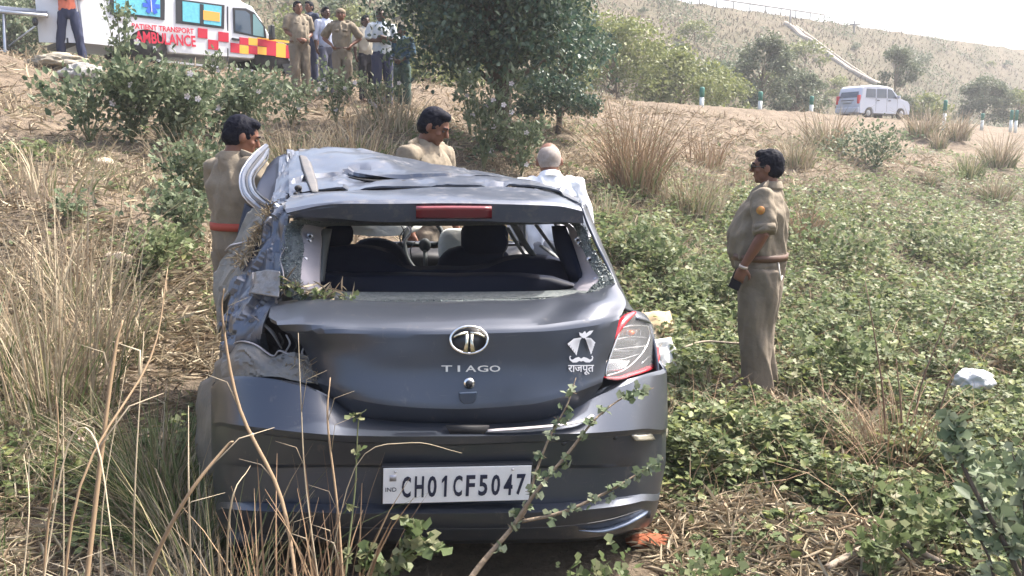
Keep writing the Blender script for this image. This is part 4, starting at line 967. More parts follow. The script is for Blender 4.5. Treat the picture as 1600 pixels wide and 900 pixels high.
    return root, fin, to_world

def stand(px, Y, dz=0.0):
    X = (px - 800) / FPX * (Y * CP); return Vector((X, Y, th(X, Y) + dz))
def face_dir(x, y): return math.atan2(-x, y)          # rotation that turns +Y into (x, y)
# officer standing in the field, in profile, phone in his left hand
OFF = at(1183, 600, 5.62); OFF.z = th(OFF.x, OFF.y)
def officer_bits(root, fin, tw):
    def add(name, f, m): mb = MB(); f(mb); tw(fin(mb).mesh(name), name, m)
    add('sleeve_badge', lambda mb: mb.tube([(-.285, -.012, 1.315), (-.318, -.012, 1.312)], [.027, .027], 16), mat('badge_orange', (.45, .10, .03), .6, col2=(.55, .36, .08), scale=60))
    for x in (-1, 1): add('sleeve_cuff', lambda mb: mb.tube([(x * .270, -.036, 1.225), (x * .275, -.040, 1.185)], [.069, .071], 16), KHAKI)
    add('back_pocket_cord', lambda mb: mb.tube([(-.13, -.115, .97), (-.132, -.13, .88), (-.10, -.135, .83), (-.07, -.14, .86)], .005, 6), mat('white_cord', (.75, .72, .66), .7))
    add('wristband', lambda mb: mb.tube([(-.266, .085, .942), (-.265, .092, .922)], [.031, .030], 12), mat('metal_strap', (.5, .42, .36), .4, .5))
_, _f, _t = person(OFF, face_dir(-.90, .42), 'policeman in khaki standing in the green field with a phone in his lowered hand', H=1.70, voxel=.009, girth=1.27, belly=.055,
       arms=[((.275, -.04, 1.17), (.265, .09, .93), (0, .30, -.95)), ((.27, -.04, 1.16), (.26, .06, .93), (0, .2, -1))], head=(.08, .05), glasses=True, belt=BROWNL, stance=.085, sleeve=.86, extras=officer_bits, curl=.75)
# the phone he holds
mb = MB(); mb.box((-.248, .125, .835), (.012, .075, .145), Matrix.Rotation(.35, 3, 'X'))
ph_o = mb.build('mobile_phone', mat('phone_black', (.012, .012, .018), .2), None, bevel=.004, world=False)
ph_o.matrix_world = Matrix.Translation(OFF) @ Matrix.Rotation(face_dir(-.90, .42), 4, 'Z')
tag(ph_o, 'black phone in the hand of the policeman in the field', 'phone')
# left policeman behind the bent door frame
l0 = at(372, 300, 4.75); l0.z = th(l0.x, l0.y)
person(l0, face_dir(.62, .78), 'policeman with red waistband standing left of the wreck with his back turned', H=1.67, voxel=.010, girth=1.2, belly=.02, head=(-.45, .38), shirt=KHAKI,
       belt=mat('red_sash', (.33, .055, .035), .8), waist=1.06, hair_kind='full', sleeve=1.25, arms=[((.25, .02, 1.16), (.20, .2, 1.02)), ((.25, .02, 1.16), (.20, .2, 1.02))])
# middle policeman beyond the roof
m0 = at(668, 240, 5.6); m0.z = th(m0.x, m0.y)
person(m0, face_dir(.80, -.45), 'moustached policeman looking down beyond the roof of the wreck', H=1.78, voxel=.010, girth=1.1, head=(.30, .50), shirt=KHAKI, sleeve=.75,
       extras=lambda r, f, t: [t(f(MB().tube([(-.020, .104, 1.556), (.0, .109, 1.560), (.020, .104, 1.556)], [.005, .007, .005], 6)).mesh('moustache'), 'moustache', HAIRM)] if False else None)
# old man in white bending on the far right side of the car
b0 = at(868, 250, 5.75); b0.x += .0; b0.z = th(b0.x, b0.y)
person(b0 + Vector((-.02, -.06, 0)), face_dir(-.10, 1.0), 'grey haired man in a white shirt leaning forward beside the wreck', H=1.665, voxel=.010, girth=1.10, lean=.30, side_lean=.0, head=(-.1, .12), shirt=mat('white_cloth', (.72, .74, .78), .85, bump=.1, bscale=80), trousers=mat('grey_cloth', (.25, .25, .27), .9), hair=GREYH, hair_kind='cropped', sleeve=1.5,
       arms=[((.245, .02, 1.13), (.22, .16, .92)), ((.245, .02, 1.13), (.22, .16, .92))], headscale=1.12)
# onlookers on the road
def crowd(px, feet, Y, dirxy, label, **k):
    p = at(px, feet, Y); p.z = max(th(p.x, p.y), 0); person(p, face_dir(*dirxy), label, 'people standing on the bank by the road', voxel=.014, **k)
    return p
FOLD = [((.25, .02, 1.16), (.02, .16, 1.20), (-1, .1, .05)), ((.25, .02, 1.16), (.04, .15, 1.14), (-1, .1, .05))]
HIPS = [((.34, -.10, 1.18), (.18, .06, 1.04), (-.3, .6, -.6)), ((.34, -.10, 1.18), (.18, .06, 1.04), (-.3, .6, -.6))]
FRONT = [((.25, .0, 1.15), (.06, .17, 1.0), (-.8, .5, -.1)), ((.25, .0, 1.15), (.06, .17, 1.0), (-.8, .5, -.1))]
def cl(n, c, c2=None): return mat(n, c, .88, col2=c2, scale=14) if c2 else mat(n, c, .88)
crowd(113, 98, 16.0, (.25, -.97), 'man in an orange shirt and navy trousers by the open rear doors of the ambulance', H=1.74, shirt=cl('orange_cloth', (.72, .20, .12)), trousers=cl('navy_cloth', (.02, .028, .07)), arms=FOLD, sleeve=1.2, stance=.19, hair_kind='full')
crowd(470, 124, 16.3, (.5, -.8), 'policeman in khaki at the front of the ambulance bonnet', H=1.76, arms=FRONT, sleeve=.7, girth=1.1, belly=.04, belt=BROWNL)
crowd(487, 123, 17.1, (-.4, -.8), 'man in dark clothes half hidden behind the policeman by the bonnet', H=1.62, shirt=cl('dark_navy_cloth', (.02, .03, .06)), trousers=cl('navy_cloth', (.02, .028, .07)), sleeve=1.6)
crowd(513, 125, 16.6, (.6, -.7), 'man in a pale blue shirt beside the policeman in the capless group', H=1.68, shirt=cl('pale_blue_cloth', (.42, .47, .62)), trousers=cl('slate_cloth', (.10, .11, .16)), sleeve=1.4, skin=SKIN2)
crowd(536, 130, 15.8, (.1, -1), 'policeman in khaki with hands on hips among the onlookers', H=1.70, arms=HIPS, sleeve=.75, belt=BROWNL, hair_kind='cap', hair=mat('khaki_cap', (.20, .15, .10), .8))
crowd(574, 131, 16.6, (.55, -.8), 'man in a beige shirt and dark trousers left of the tallest onlooker', H=1.66, shirt=cl('beige_cloth', (.48, .44, .36)), trousers=cl('black_cloth', (.02, .02, .03)), sleeve=1.3, skin=SKIN2)
crowd(598, 136, 15.9, (.35, -.9), 'tallest onlooker in a white patterned shirt with folded arms', H=1.82, shirt=cl('white_print_cloth', (.60, .62, .60), (.40, .48, .60)), trousers=cl('navy_cloth', (.02, .028, .07)), sleeve=.8, skin=SKIN2, arms=FOLD, tuck=True)
crowd(629, 135, 16.4, (-.3, -.9), 'onlooker in a dark teal shirt and green trousers nearest the big tree', H=1.66, shirt=cl('teal_dark_cloth', (.015, .05, .085)), trousers=cl('dull_green_cloth', (.05, .09, .075)), sleeve=1.6, skin=SKIN2, arms=FRONT)
# ---------------------------------------------------------------- vehicles on the road, posts, rail, litter
def body_shell(name, prof, wid, m, parent, tum=.0, z0=1.0, rnd=.06, noise_amt=0):
    """closed body from a side outline (x forward, z up), sides drawn in above z0, rounded shoulders"""
    c = Vector((sum(p[0] for p in prof) / len(prof), sum(p[1] for p in prof) / len(prof)))
    n = len(prof); vs = []; fs = []
    seq = ((-.5, rnd), (-.5 + rnd * .35, rnd * .35), (-.5 + rnd, 0), (.5 - rnd, 0), (.5 - rnd * .35, rnd * .35), (.5, rnd))
    for t, ins in seq:
        for x, z in prof:
            d = Vector((c[0] - x, c[1] - z)); ln = d.length; d = d / ln * ins * .9
            xx, zz = x + d[0], z + d[1]
            y = t * wid * (1 - tum * max(0, zz - z0)); vs.append((xx, y, zz))
    k = len(seq)
    for a in range(k - 1):
        for i in range(n): fs.append((a * n + i, a * n + (i + 1) % n, (a + 1) * n + (i + 1) % n, (a + 1) * n + i))
    fs += [tuple(reversed(range(n))), tuple(range((k - 1) * n, k * n))]
    mb = MB(); mb.add(vs, fs); o = mb.build(name, m, parent, smooth=False, world=False)
    bm = bmesh.new(); bm.from_mesh(o.data); bmesh.ops.recalc_face_normals(bm, faces=bm.faces); bm.to_mesh(o.data); bm.free()
    o.data.polygons.foreach_set('use_smooth', [True] * len(o.data.polygons))
    es = o.modifiers.new('e', 'EDGE_SPLIT'); es.split_angle = math.radians(38)
    return o
def side_panel(name, poly, y, m, parent, wid_sign=-1, d=.012, tum=0, z0=1.0, wid=1.8):
    """flat piece standing proud of a body side; poly in (x, z)"""
    vs = []
    for lay in (0, 1):
        for x, z in poly:
            yy = wid / 2 * (1 - tum * max(0, z - z0)); vs.append((x, wid_sign * (yy + (d if lay else -.02) + y), z))
    n = len(poly); fs = [tuple(range(n)), tuple(range(n, 2 * n))] + [(k, (k + 1) % n, n + (k + 1) % n, n + k) for k in range(n)]
    mb = MB(); mb.add(vs, fs); o = mb.build(name, m, parent, smooth=False, world=False)
    bm = bmesh.new(); bm.from_mesh(o.data); bmesh.ops.recalc_face_normals(bm, faces=bm.faces); bm.to_mesh(o.data); bm.free(); return o
def vwheel(parent, x, y, r, wdt=.18):
    mb = MB(); mb.tube([(x, y - wdt / 2, r), (x, y - wdt * .4, r), (x, y + wdt * .4, r), (x, y + wdt / 2, r)], [r * .88, r, r, r * .88], 24)
    w_ = mb.build('wheel', BLACK, parent, world=False)
    mb = MB(); sg = 1 if y > 0 else -1
    mb.tube([(x, y + sg * wdt * .42, r), (x, y + sg * (wdt * .5 + .01), r)], [r * .62, r * .5], 18); mb.build('rim', mat('steel_rim', (.30, .31, .33), .5, .5), w_, world=False)
WHITEP = mat('white_paint', (.66, .68, .72), .35, coat=.3)
VGL = mat('vehicle_glass', (.05, .08, .12), .1, spec=.8, coat=.6)
def arch(cx, r, z, n=8, rev=False): return [(cx + r * math.cos(a), z + r * math.sin(a)) for a in [math.pi * k / n for k in range(n + 1)]]
# ambulance: right side towards the camera, heading away to the right
A0 = Vector((-8.02, 16.0, 3.28)); AD = Vector((.76, .65, 0)).normalized(); AR = Vector((AD.y, -AD.x, 0))
AW = 1.75
amb = empty('ambulance', A0 - AR * AW / 2, math.atan2(AD.y, AD.x), 'white ambulance van with red and yellow checks and its rear door open', 'ambulance')
def S(px, py, out=0.0):
    r = ray(px, py); o = Vector((0, 0, CAMZ)); p0 = A0 + AR * out
    t = (p0 - o).dot(AR) / r.dot(AR); p = o + r * t; return ((p - A0).dot(AD), p.z - A0.z)
ln = S(464, 110)[0]
zr = 2.05
nose = [S(464, 121), S(466, 106), S(465, 92), S(462, 78), S(445, 67), S(424, 58), S(409, 30), S(395, 9), S(380, 2)]
prof = [(0.02, .30)] + [(-.0, 1.0), (0.0, 1.9), (.08, zr)] + [(ln * .35, zr + .06), (ln * .62, zr)] + [p for p in reversed(nose)]
fx = S(428, 112)[0]; rx = S(231, 108)[0]
prof += [(ln - .02, .25)] + [(p[0], p[1]) for p in arch(fx, .40, .26)] + [(fx - .45, .24), (rx + .45, .24)] + [(p[0], p[1]) for p in arch(rx, .40, .26)] + [(rx - .42, .28)]
prof = [(max(0.0, min(p[0], ln + .03)), p[1]) for p in prof]
body_shell('body', prof, AW, WHITEP, amb, .06, 1.1, .05)
KW = dict(tum=.06, z0=1.1, wid=AW)
def ap(name, pts, m, d=.012, y=0.0): return side_panel(name, [S(*p) for p in pts], y, m, amb, -1, d, **KW)
CURT = mat('teal_curtain', (.10, .42, .55), .6, col2=(.16, .60, .72), scale=18)
for pts, pane, name in (([(172, -25), (258, -14), (257, 31), (172, 22)], [(178, -22), (250, -13), (250, 27), (178, 19)], 'window'), ([(275, -2), (351, 8), (350, 45), (275, 36)], [(285, 2), (346, 10), (345, 41), (285, 33)], 'window'), ([(364, 12), (384, 13), (398, 20), (414, 42), (416, 61), (365, 51)], [(367, 16), (383, 17), (390, 22), (392, 54), (367, 48)], 'window')):
    f = ap(name, pts, DARKP, .010); p_ = ap('pane', pane, VGL if pane[0][0] > 360 else CURT, .016); p_.parent = f
p_ = ap('pane', [(395, 22), (398, 23), (411, 42), (412, 58), (395, 55)], mat('pale_pane', (.16, .30, .32), .15, coat=.5), .016)
p_ = ap('curtain', [(312, 6), (318, 7), (318, 38), (312, 37)], DARKP, .02)
ap('window_sticker', [(317, 16), (343, 20), (343, 34), (317, 31)], mat('orange_sticker', (.85, .42, .08), .6), .020)
# star of life on the pane: six arms with a staff
cx_, cz_ = S(236, 9)
for k in range(3):
    a = math.pi * k / 3; poly = [(cx_ + math.cos(a) * u - math.sin(a) * v, cz_ + math.sin(a) * u + math.cos(a) * v) for u, v in ((-.16, -.04), (.16, -.04), (.16, .04), (-.16, .04))]
    side_panel('star_arm', poly, 0, mat('medical_blue', (.03, .12, .62), .5), amb, -1, .020 + .002 * k, **KW)
side_panel('star_staff', [(cx_ - .008, cz_ - .12), (cx_ + .008, cz_ - .12), (cx_ + .008, cz_ + .12), (cx_ - .008, cz_ + .12)], 0, WHITEP, amb, -1, .028, **KW)
# checks
RED = mat('livery_red', (.55, .02, .05), .45); YEL = mat('livery_yellow', (.90, .48, .06), .45)
def quad_px(x0, x1, y0, y1, sl=.115): return [(x0, y0 + (x0 - 320) * sl), (x1, y0 + (x1 - 320) * sl), (x1, y1 + (x1 - 320) * sl), (x0, y1 + (x0 - 320) * sl)]
for (x0, x1, y0, y1, m_) in ((309, 324, 45, 60, RED), (341, 357, 47, 62, RED), (325, 341, 61, 76, RED), (360, 374, 62, 77, RED), (374, 388, 52, 63, RED), (374, 388, 64, 77, YEL), (388, 402, 51, 62, YEL), (388, 402, 63, 76, RED), (402, 416, 51, 62, RED), (402, 416, 63, 75, YEL), (416, 431, 52, 75, RED), (431, 446, 54, 66, YEL), (431, 446, 66, 76, YEL), (446, 458, 56, 76, RED)):
    ap('check', quad_px(x0, x1, y0, y1), m_, .014)
ap('check_band', quad_px(402, 458, 49, 52), YEL, .011)
def amb_text(s, px, py, wpx, hpx, m, out=.018, par=amb, name='lettering'):
    x, z = S(px, py); x0, _ = S(px - wpx / 2, py); x1, _ = S(px + wpx / 2, py); _, z1 = S(px, py - hpx / 2); _, z0_ = S(px, py + hpx / 2)
    yy = AW / 2 * (1 - .06 * max(0, z - 1.1))
    M = Matrix.Translation(A0 - AR * AW / 2) @ Matrix.Rotation(math.atan2(AD.y, AD.x), 4, 'Z') @ frame((x, -yy - out, z), (1, 0, 0), (0, 0, 1))
    return text_obj(name, s, M, abs(x1 - x0), abs(z1 - z0_), m, par, .004, bold=.025)
LR = mat('lettering_red', (.60, .02, .06), .5)
amb_text('AMBULANCE', 259, 61, 94, 18, LR); amb_text('PATIENT TRANSPORT', 255, 45, 96, 8.5, LR)
ap('sill_moulding', [(245, 93), (395, 109), (395, 112), (245, 96)], mat('grey_moulding', (.45, .46, .48), .6), .02)
ap('door_handle', [(362, 59), (373, 61), (373, 64), (362, 62)], DARKP, .04)
ap('fuel_cap', [(239, 72), (245, 73), (245, 79), (239, 78)], mat('grey_moulding'), .018)
ap('door_gap', [(355, 10), (357, 10), (357, 112), (355, 112)], DARKP, .003)
mb = MB(); mx_, mz_ = S(420, 52); mb.box((mx_, -AW / 2 - .14, mz_), (.08, .18, .30)); mb.build('mirror', DARKP, amb, bevel=.02, world=False)
for x_, r_ in ((fx, .33), (rx, .33)):
    for y_ in (-AW / 2 + .13, AW / 2 - .13): vwheel(amb, x_, y_, r_)
    ap_ = MB(); ap_.tube([(x_, -AW / 2 + .02, .30), (x_, -AW / 2 + .3, .30)], .40, 20); ap_.build('wheel_well', BLACK, amb, world=False)
side_panel('bumper_trim', [S(440, 100), S(466, 100), S(466, 121), S(447, 121)], 0, DARKP, amb, -1, .03, tum=0, wid=AW)
# rear door swung open, with lettering
hw = Vector((-.84, .10, 0))
mb = MB()
M = Matrix.Translation(A0) @ Matrix.Identity(4)
dd0 = A0 + Vector((0, 0, .28)); da = at(72, 60, 15.9) - A0; da.z = 0; da.normalize(); dlen = .72
DM = frame(A0 + AR * .02, da, (0, 0, 1)); DM.translation = A0 + AR * .02
MB_ = MB(); MB_.prism([(.02, .30), (dlen, .30), (dlen, 1.98), (.02, 2.0)], .05, DM); door = MB_.build('rear_door', WHITEP, amb, smooth=False)
zt = lambda py: (236 - py) / (FPX) * 16 + CAMZ - A0.z
mb = MB(); mb.prism([(.12, 1.05), (dlen - .1, 1.05), (dlen - .1, 1.8), (.12, 1.82)], .006, DM @ Matrix.Translation((0, 0, .05))); mb.build('door_window', mat('green_curtain', (.02, .30, .24), .6), door, smooth=False)
mb = MB(); mb.prism([(.0, .42), (dlen - .12, .42), (dlen - .12, .66), (.0, .66)], .004, DM @ Matrix.Translation((0, 0, .05))); mb.build('door_band', YEL, door, smooth=False)
text_obj('lettering', 'AMBULANCE', DM @ Matrix.Translation((.31, .54, .056)), .56, .15, LR, door, .004, bold=.03)
for s_ in (0,):
    mb = MB(); mb.prism([(.06, .70), (.10, .70), (.10, 1.0), (.06, 1.0)], .03, DM @ Matrix.Translation((0, 0, .05))); mb.build('hinge', DULLCH, door)
side_panel('rear_opening', [(-.02, .4), (-.01, .4), (-.01, 1.9), (-.02, 1.9)], -.02, DARKP, amb, -1, .01, wid=AW)
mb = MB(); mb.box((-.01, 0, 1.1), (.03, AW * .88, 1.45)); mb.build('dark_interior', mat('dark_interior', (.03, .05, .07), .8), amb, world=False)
mb = MB(); mb.box((-.10, 0, .34), (.22, AW * .9, .10)); mb.build('rear_step', DARKP, amb, bevel=.01, world=False)

# stretcher trolley pulled out at the left edge
t0 = at(-10, 96, 15.6); t0.z = th(t0.x, t0.y)
tr = empty('stretcher_trolley', t0, 0, 'metal stretcher trolley standing at the left edge by the ambulance', 'stretcher')
ST = mat('brushed_steel', (.50, .52, .55), .35, .8)
def tl(px, py, Y=15.6): return at(px, py, Y)
mb = MB(); mb.tube([tl(-90, 14), tl(0, 18), tl(74, 25)], .035, 8); mb.tube([tl(-90, 8, 16.2), tl(0, 12, 16.2), tl(74, 19, 16.2)], .035, 8); mb.build('upper_rail', ST, tr)
mb = MB(); mb.add([tl(-90, 9), tl(74, 20), tl(74, 15, 16.2), tl(-90, 3, 16.2), tl(-90, 12), tl(74, 24), tl(74, 19, 16.2), tl(-90, 7, 16.2)], [(0, 1, 2, 3), (7, 6, 5, 4), (0, 4, 5, 1), (1, 5, 6, 2), (2, 6, 7, 3), (3, 7, 4, 0)]); mb.build('mattress', mat('dark_mattress', (.05, .06, .09), .6), tr, smooth=False)
mb = MB(); mb.tube([tl(6, 22), tl(8, 80), tl(13, 92)], .028, 8); mb.build('leg', ST, tr)
mb = MB(); mb.tube([tl(56, 40), tl(14, 72)], .015, 8); mb.build('brace', ST, tr)
mb = MB(); mb.tube([tl(-60, 22), tl(-58, 90)], .028, 8); mb.build('leg', ST, tr)
mb = MB(); mb.tube([tl(-90, 84), tl(12, 80)], .022, 8); mb.build('lower_rail', ST, tr)
mb = MB(); mb.ball(tl(55, 34), (.05, .05, .08)); mb.build('clamp', DARKP, tr)
for px in (12, -58): mb = MB(); c = tl(px, 91); mb.tube([c - Vector((0, .03, 0)), c + Vector((0, .03, 0))], .06, 14); mb.build('caster_wheel', BLACK, tr)
# heap of sacks on the edge of the bank
def blob(name, c, r, m, label, cat, amt=.35, fs=3.0, sub=5, grp=None, thick=None, rz=0):
    bm = bmesh.new(); bmesh.ops.create_icosphere(bm, subdivisions=sub, radius=1)
    for v in bm.verts:
        q = v.co.copy(); d = 1 + amt * (noise.noise(q * fs * .5 + Vector(c)) + .6 * (1 - 2 * abs(noise.noise(q * fs + Vector(c)))) - .3)
        v.co = Matrix.Rotation(rz, 3, 'Z') @ Vector((q.x * r[0] * d, q.y * r[1] * d, max(q.z, -.5) * r[2] * d))
    me = bpy.data.meshes.new(name); bm.to_mesh(me); bm.free(); o = link(name, me, m); o.location = c; return tag(o, label, cat, grp)
SACK = mat('sackcloth', (.42, .36, .26), .9, col2=(.30, .28, .24), scale=6, bump=.4, bscale=30)
for i, (px, py, Y, r, lb, rz) in enumerate(((92, 100, 14.6, (.42, .25, .12), 'flattened tan sack lying on the edge of the bank', .1), (128, 118, 14.2, (.36, .25, .16), 'crumpled grey sack below the tan one on the bank edge', -.5))):
    c = ground_hit(px, py + 6) or at(px, py, Y); blob('sack', c + Vector((0, 0, .06)), r, SACK if i == 0 else mat('grey_sackcloth', (.36, .35, .33), .9, col2=(.25, .24, .22), scale=6, bump=.4), lb, 'sack', .4, 3.5, 4, rz=rz)

# white tall hatchback driving off along the road
W0 = at(1363, 186, 43.5); W0.z = base_h(W0.x, W0.y) - .02
wa = math.radians(90 - 64)
wc_ = empty('white_hatchback', W0, wa, 'small white tall hatchback driving on the raised road at the right', 'car')
WP = mat('white_car_paint', (.50, .53, .62), .35, coat=.3)
Ht = 1.62
lx = 1.85
prof = [(-lx + .06, .25), (-lx, .50), (-lx + .02, .85), (-lx + .10, 1.05), (-lx + .20, 1.48), (-lx + .32, Ht - .03), (-lx + .9, Ht + .03), (.1, Ht), (.45, Ht - .08), (.98, 1.10), (1.15, 1.02), (1.65, .90), (1.80, .76), (1.85, .5), (1.82, .24)]
prof += arch(1.18, .32, .24) + arch(-1.18, .32, .24)
body_shell('body', prof, 1.5, WP, wc_, .10, .95, .07)
KC = dict(tum=.10, z0=.95, wid=1.5)
for sg in (-1, 1):
    for poly in ([(-1.42, 1.02), (-.72, 1.02), (-.72, 1.46), (-1.36, 1.46)], [(-.64, 1.02), (.05, 1.02), (.05, 1.47), (-.64, 1.47)], [(.13, 1.02), (.82, 1.02), (.42, 1.45), (.13, 1.47)]):
        f = side_panel('window_frame', [(x + (.03 if x > (poly[0][0] + poly[1][0]) / 2 else -.03), z + (.03 if z > 1.2 else -.03)) for x, z in poly], 0, WP if sg else WP, wc_, sg, .004, **KC)
        g_ = side_panel('pane', poly, 0, mat('car_glass', (.03, .045, .08), .12, coat=.6), wc_, sg, .010, **KC); g_.parent = f
    for x_ in (-.68, .09, .85): side_panel('door_gap', [(x_ - .006, .35), (x_ + .006, .35), (x_ + .006, 1.0), (x_ - .006, 1.0)], 0, DARKP, wc_, sg, .003, **KC)
    for x_ in (-.60, .20): side_panel('door_handle', [(x_, .88), (x_ + .14, .88), (x_ + .14, .92), (x_, .92)], 0, DARKP, wc_, sg, .03, **KC)
    for x_ in (1.18, -1.18): vwheel(wc_, x_, sg * .68, .27, .15)
    mb = MB(); mb.box((.80, sg * .84, 1.08), (.10, .16, .14)); mb.build('door_mirror', WP, wc_, bevel=.02, world=False)
    mb = MB(); mb.box((-lx + .06, sg * .66, .93), (.12, .14, .42)); mb.build('tail_light', REDL, wc_, bevel=.02, world=False)
mb = MB(); mb.add([(-lx + .075, -.58, 1.04), (-lx + .075, .58, 1.04), (-lx + .21, .52, 1.47), (-lx + .21, -.52, 1.47), (-lx + .13, -.58, 1.03), (-lx + .13, .58, 1.03), (-lx + .3, .52, 1.46), (-lx + .3, -.52, 1.46)], [(0, 3, 2, 1), (4, 5, 6, 7), (0, 1, 5, 4), (1, 2, 6, 5), (2, 3, 7, 6), (3, 0, 4, 7)]); mb.build('rear_window', mat('car_glass'), wc_, smooth=False, world=False)
mb = MB(); mb.box((-lx - .005, 0, .80), (.03, .52, .13)); mb.build('number_plate', mat('dull_plate', (.42, .43, .47), .5), wc_, world=False)
mb = MB(); mb.box((-lx + .0, 0, .90), (.05, .80, .035)); mb.build('boot_trim', DARKP, wc_, world=False)
mb = MB(); mb.box((-lx + .02, 0, .42), (.12, 1.46, .26)); mb.build('rear_bumper', mat('bumper_white', (.55, .57, .64), .5), wc_, bevel=.04, world=False)

# guide posts along the road
GREEN = mat('post_green', (.02, .16, .12), .6); PW = mat('post_white', (.66, .70, .68), .6)
for px, top, bot, Y, lb in ((1096, 136, 171, 30.5, 'green topped white guide post left of the others, beside the brown reed clump'), (1187, 143, 175, 33.6, 'second green topped guide post from the left along the road'), (1267, 150, 180, 36.5, 'green topped guide post just left of the white hatchback'), (1475, 156, 191, 41.0, 'tall green topped guide post right of the white hatchback'), (1534, 177, 197, 46.0, 'short guide post between the tall one and the right edge pair'), (1579, 172, 199, 48.0, 'left one of the pair of guide posts at the right edge'), (1587, 172, 198, 50.0, 'right one of the pair of guide posts at the right edge')):
    p = at(px, bot, Y); t_ = at(px, top, Y); p.z = min(p.z, th(p.x, p.y) + .05)
    H_ = t_.z - p.z; g_ = empty('guide_post', p, 0, lb, 'post', 'guide posts along the road')
    mb = MB(); mb.tube([p - Vector((0, 0, .1)), p + Vector((0, 0, H_ * .55))], [.085, .08], 10); mb.build('white_shaft', PW, g_)
    mb = MB(); mb.tube([p + Vector((0, 0, H_ * .55)), p + Vector((0, 0, H_ * .96)), p + Vector((0, 0, H_))], [.088, .088, .06], 10); mb.build('green_top', GREEN, g_)
# guard rail along the crest of the high embankment, stepped drain down its flank
def crest(x): y = 0.68 * x + 71; return Vector((x, y, base_h(x, y)))
gr = empty('guard_rail', crest(20), 0, 'long grey guard rail along the crest of the high embankment', 'guard rail')
RAILM = mat('weathered_rail', (.24, .23, .23), .7)
mb = MB(); xs = list(range(-40, 36, 2))
mb.tube([crest(x) + Vector((0, 0, .62)) for x in xs], [(.04, .09)] * len(xs), 6); mb.build('rail_beam', RAILM, gr)
for x in range(-4, 36, 2):
    c = crest(x); mb = MB(); mb.box(c + Vector((0, .1, .3)), (.09, .09, .9)); mb.build('rail_post', RAILM, gr, smooth=False)
def hillp(px, py):
    return ground_hit(px, py, 36, 200)
dr = []
for px, py in ((1234, 41), (1262, 62), (1292, 84), (1322, 106), (1352, 124), (1384, 140)):
    p = hillp(px, py)
    if p: dr.append(p)
if len(dr) > 2:
    dc = empty('drain_chute', dr[0], 0, 'pale concrete drain chute running down the flank of the high embankment', 'drain')
    pts = resample(dr, 8)
    for sd_, nm, wd_, hh, mm in ((-.55, 'kerb_wall', .36, .28, mat('pale_concrete', (.38, .33, .27), .85)), (.55, 'kerb_wall', .22, .28, mat('pale_concrete')), (0, 'channel_bed', .9, .10, mat('shaded_concrete', (.30, .27, .24), .9))):
        mb = MB(); a = [Vector((p.x + sd_, p.y, th(p.x + sd_, p.y) + .05)) for p in pts]; mb.tube(a, [(wd_ / 2, hh)] * len(a), 6, up=(0, 0, 1)); mb.build(nm, mm, dc)
for px, py, h_, lb in ((1234, 40, 1.1, 'thin post on the crest above the drain chute'), (1334, 53, 1.0, 'short post with crosspiece on the crest right of the drain chute')):
    p = hillp(px, py + 2) or crest(40); mb = MB(); mb.tube([p, p + Vector((0, 0, h_ * 1.4))], .09, 6)
    if px == 1334: mb.tube([p + Vector((-.5, 0, h_)), p + Vector((.6, 0, h_ * 1.05))], .08, 6)
    tag(mb.build('crest_post', RAILM), lb, 'post')

# litter and small things on the ground
def sheet(name, px, py, sx, sy, m, label, cat, amt=.03, dz=.03, rz=0, tilt=0):
    c = ground_hit(px, py); n = 14; g = []
    R = Matrix.Rotation(rz, 3, 'Z') @ Matrix.Rotation(tilt, 3, 'X')
    for i in range(n):
        r = []
        for j in range(n):
            q = Vector(((j / (n - 1) - .5) * sx, (i / (n - 1) - .5) * sy, 0)); q.x += noise.noise(q * 7 + c) * .03; q.z = amt * (1 - 2 * abs(noise.noise(q * 11 + c))) + amt * noise.noise(q * 5)
            r.append(c + R @ q + Vector((0, 0, dz)))
        g.append(r)
    o = patch(name, g, m, None, k=1, thick=.002, flip=True); return tag(o, label, cat)
sheet('paper_sheet', 1040, 588, .14, .24, mat('white_paper', (.80, .80, .78), .8), 'crumpled white paper lying in the weeds right of the tail lamp', 'paper', .02, .16, .3, .9)
sheet('cardboard', 1022, 548, .34, .34, mat('tan_cardboard', (.55, .42, .26), .85, col2=(.44, .33, .2), scale=8), 'tan cardboard sheet in the weeds behind the tail lamp', 'cardboard', .02, .16, .2, .8)
c = ground_hit(1516, 632); blob('plastic_bag', c + Vector((0, 0, .15)), (.115, .10, .085), mat('white_plastic_film', (.55, .56, .57), .5), 'white plastic bag caught in the weeds at the right', 'bag', .38, 3.2, 4)
c = ground_hit(1255, 816); p_ = blob('stone', c + Vector((0, 0, .015)), (.062, .036, .026), mat('pale_stone', (.50, .43, .36), .85, col2=(.4, .33, .27), scale=20), 'pale oblong stone lying on the straw at the bottom right', 'stone', .10, 1.5, 4, rz=.35)
c = ground_hit(1016, 858); blob('orange_cloth', c + Vector((0, 0, .02)), (.10, .06, .025), mat('orange_rag', (.26, .075, .03), .85), 'orange rag on the ground under the right rear corner', 'cloth', .25, 2, 4)
c = ground_hit(118, 690); blob('paper_scrap', c + Vector((0, 0, .01)), (.05, .03, .012), mat('pink_paper', (.72, .50, .46), .8), 'pale pink paper scrap on the bare soil at the left', 'paper', .5, 3, 3)
for i, (px, py, s_, lb) in enumerate(((182, 408, .13, 'pale clod beside the reeds on the left slope'), (205, 372, .09, 'small pale stone up the left slope above the clod'), (118, 660, .04, 'small stone near the pink paper scrap'), (1190, 640, .05, 'small stone at the foot of the standing policeman'), (925, 155 + 150, .10, 'stone on the slope right of the man in white'), (160, 258, .12, 'stone below the leafy shrubs on the left'))):
    c = ground_hit(px, py)
    if c: blob('stone', c, (s_, s_ * .7, s_ * .5), mat('soil_stone', (.40, .32, .24), .9, col2=(.5, .42, .33), scale=9), lb, 'stone', .3, 2, 3)
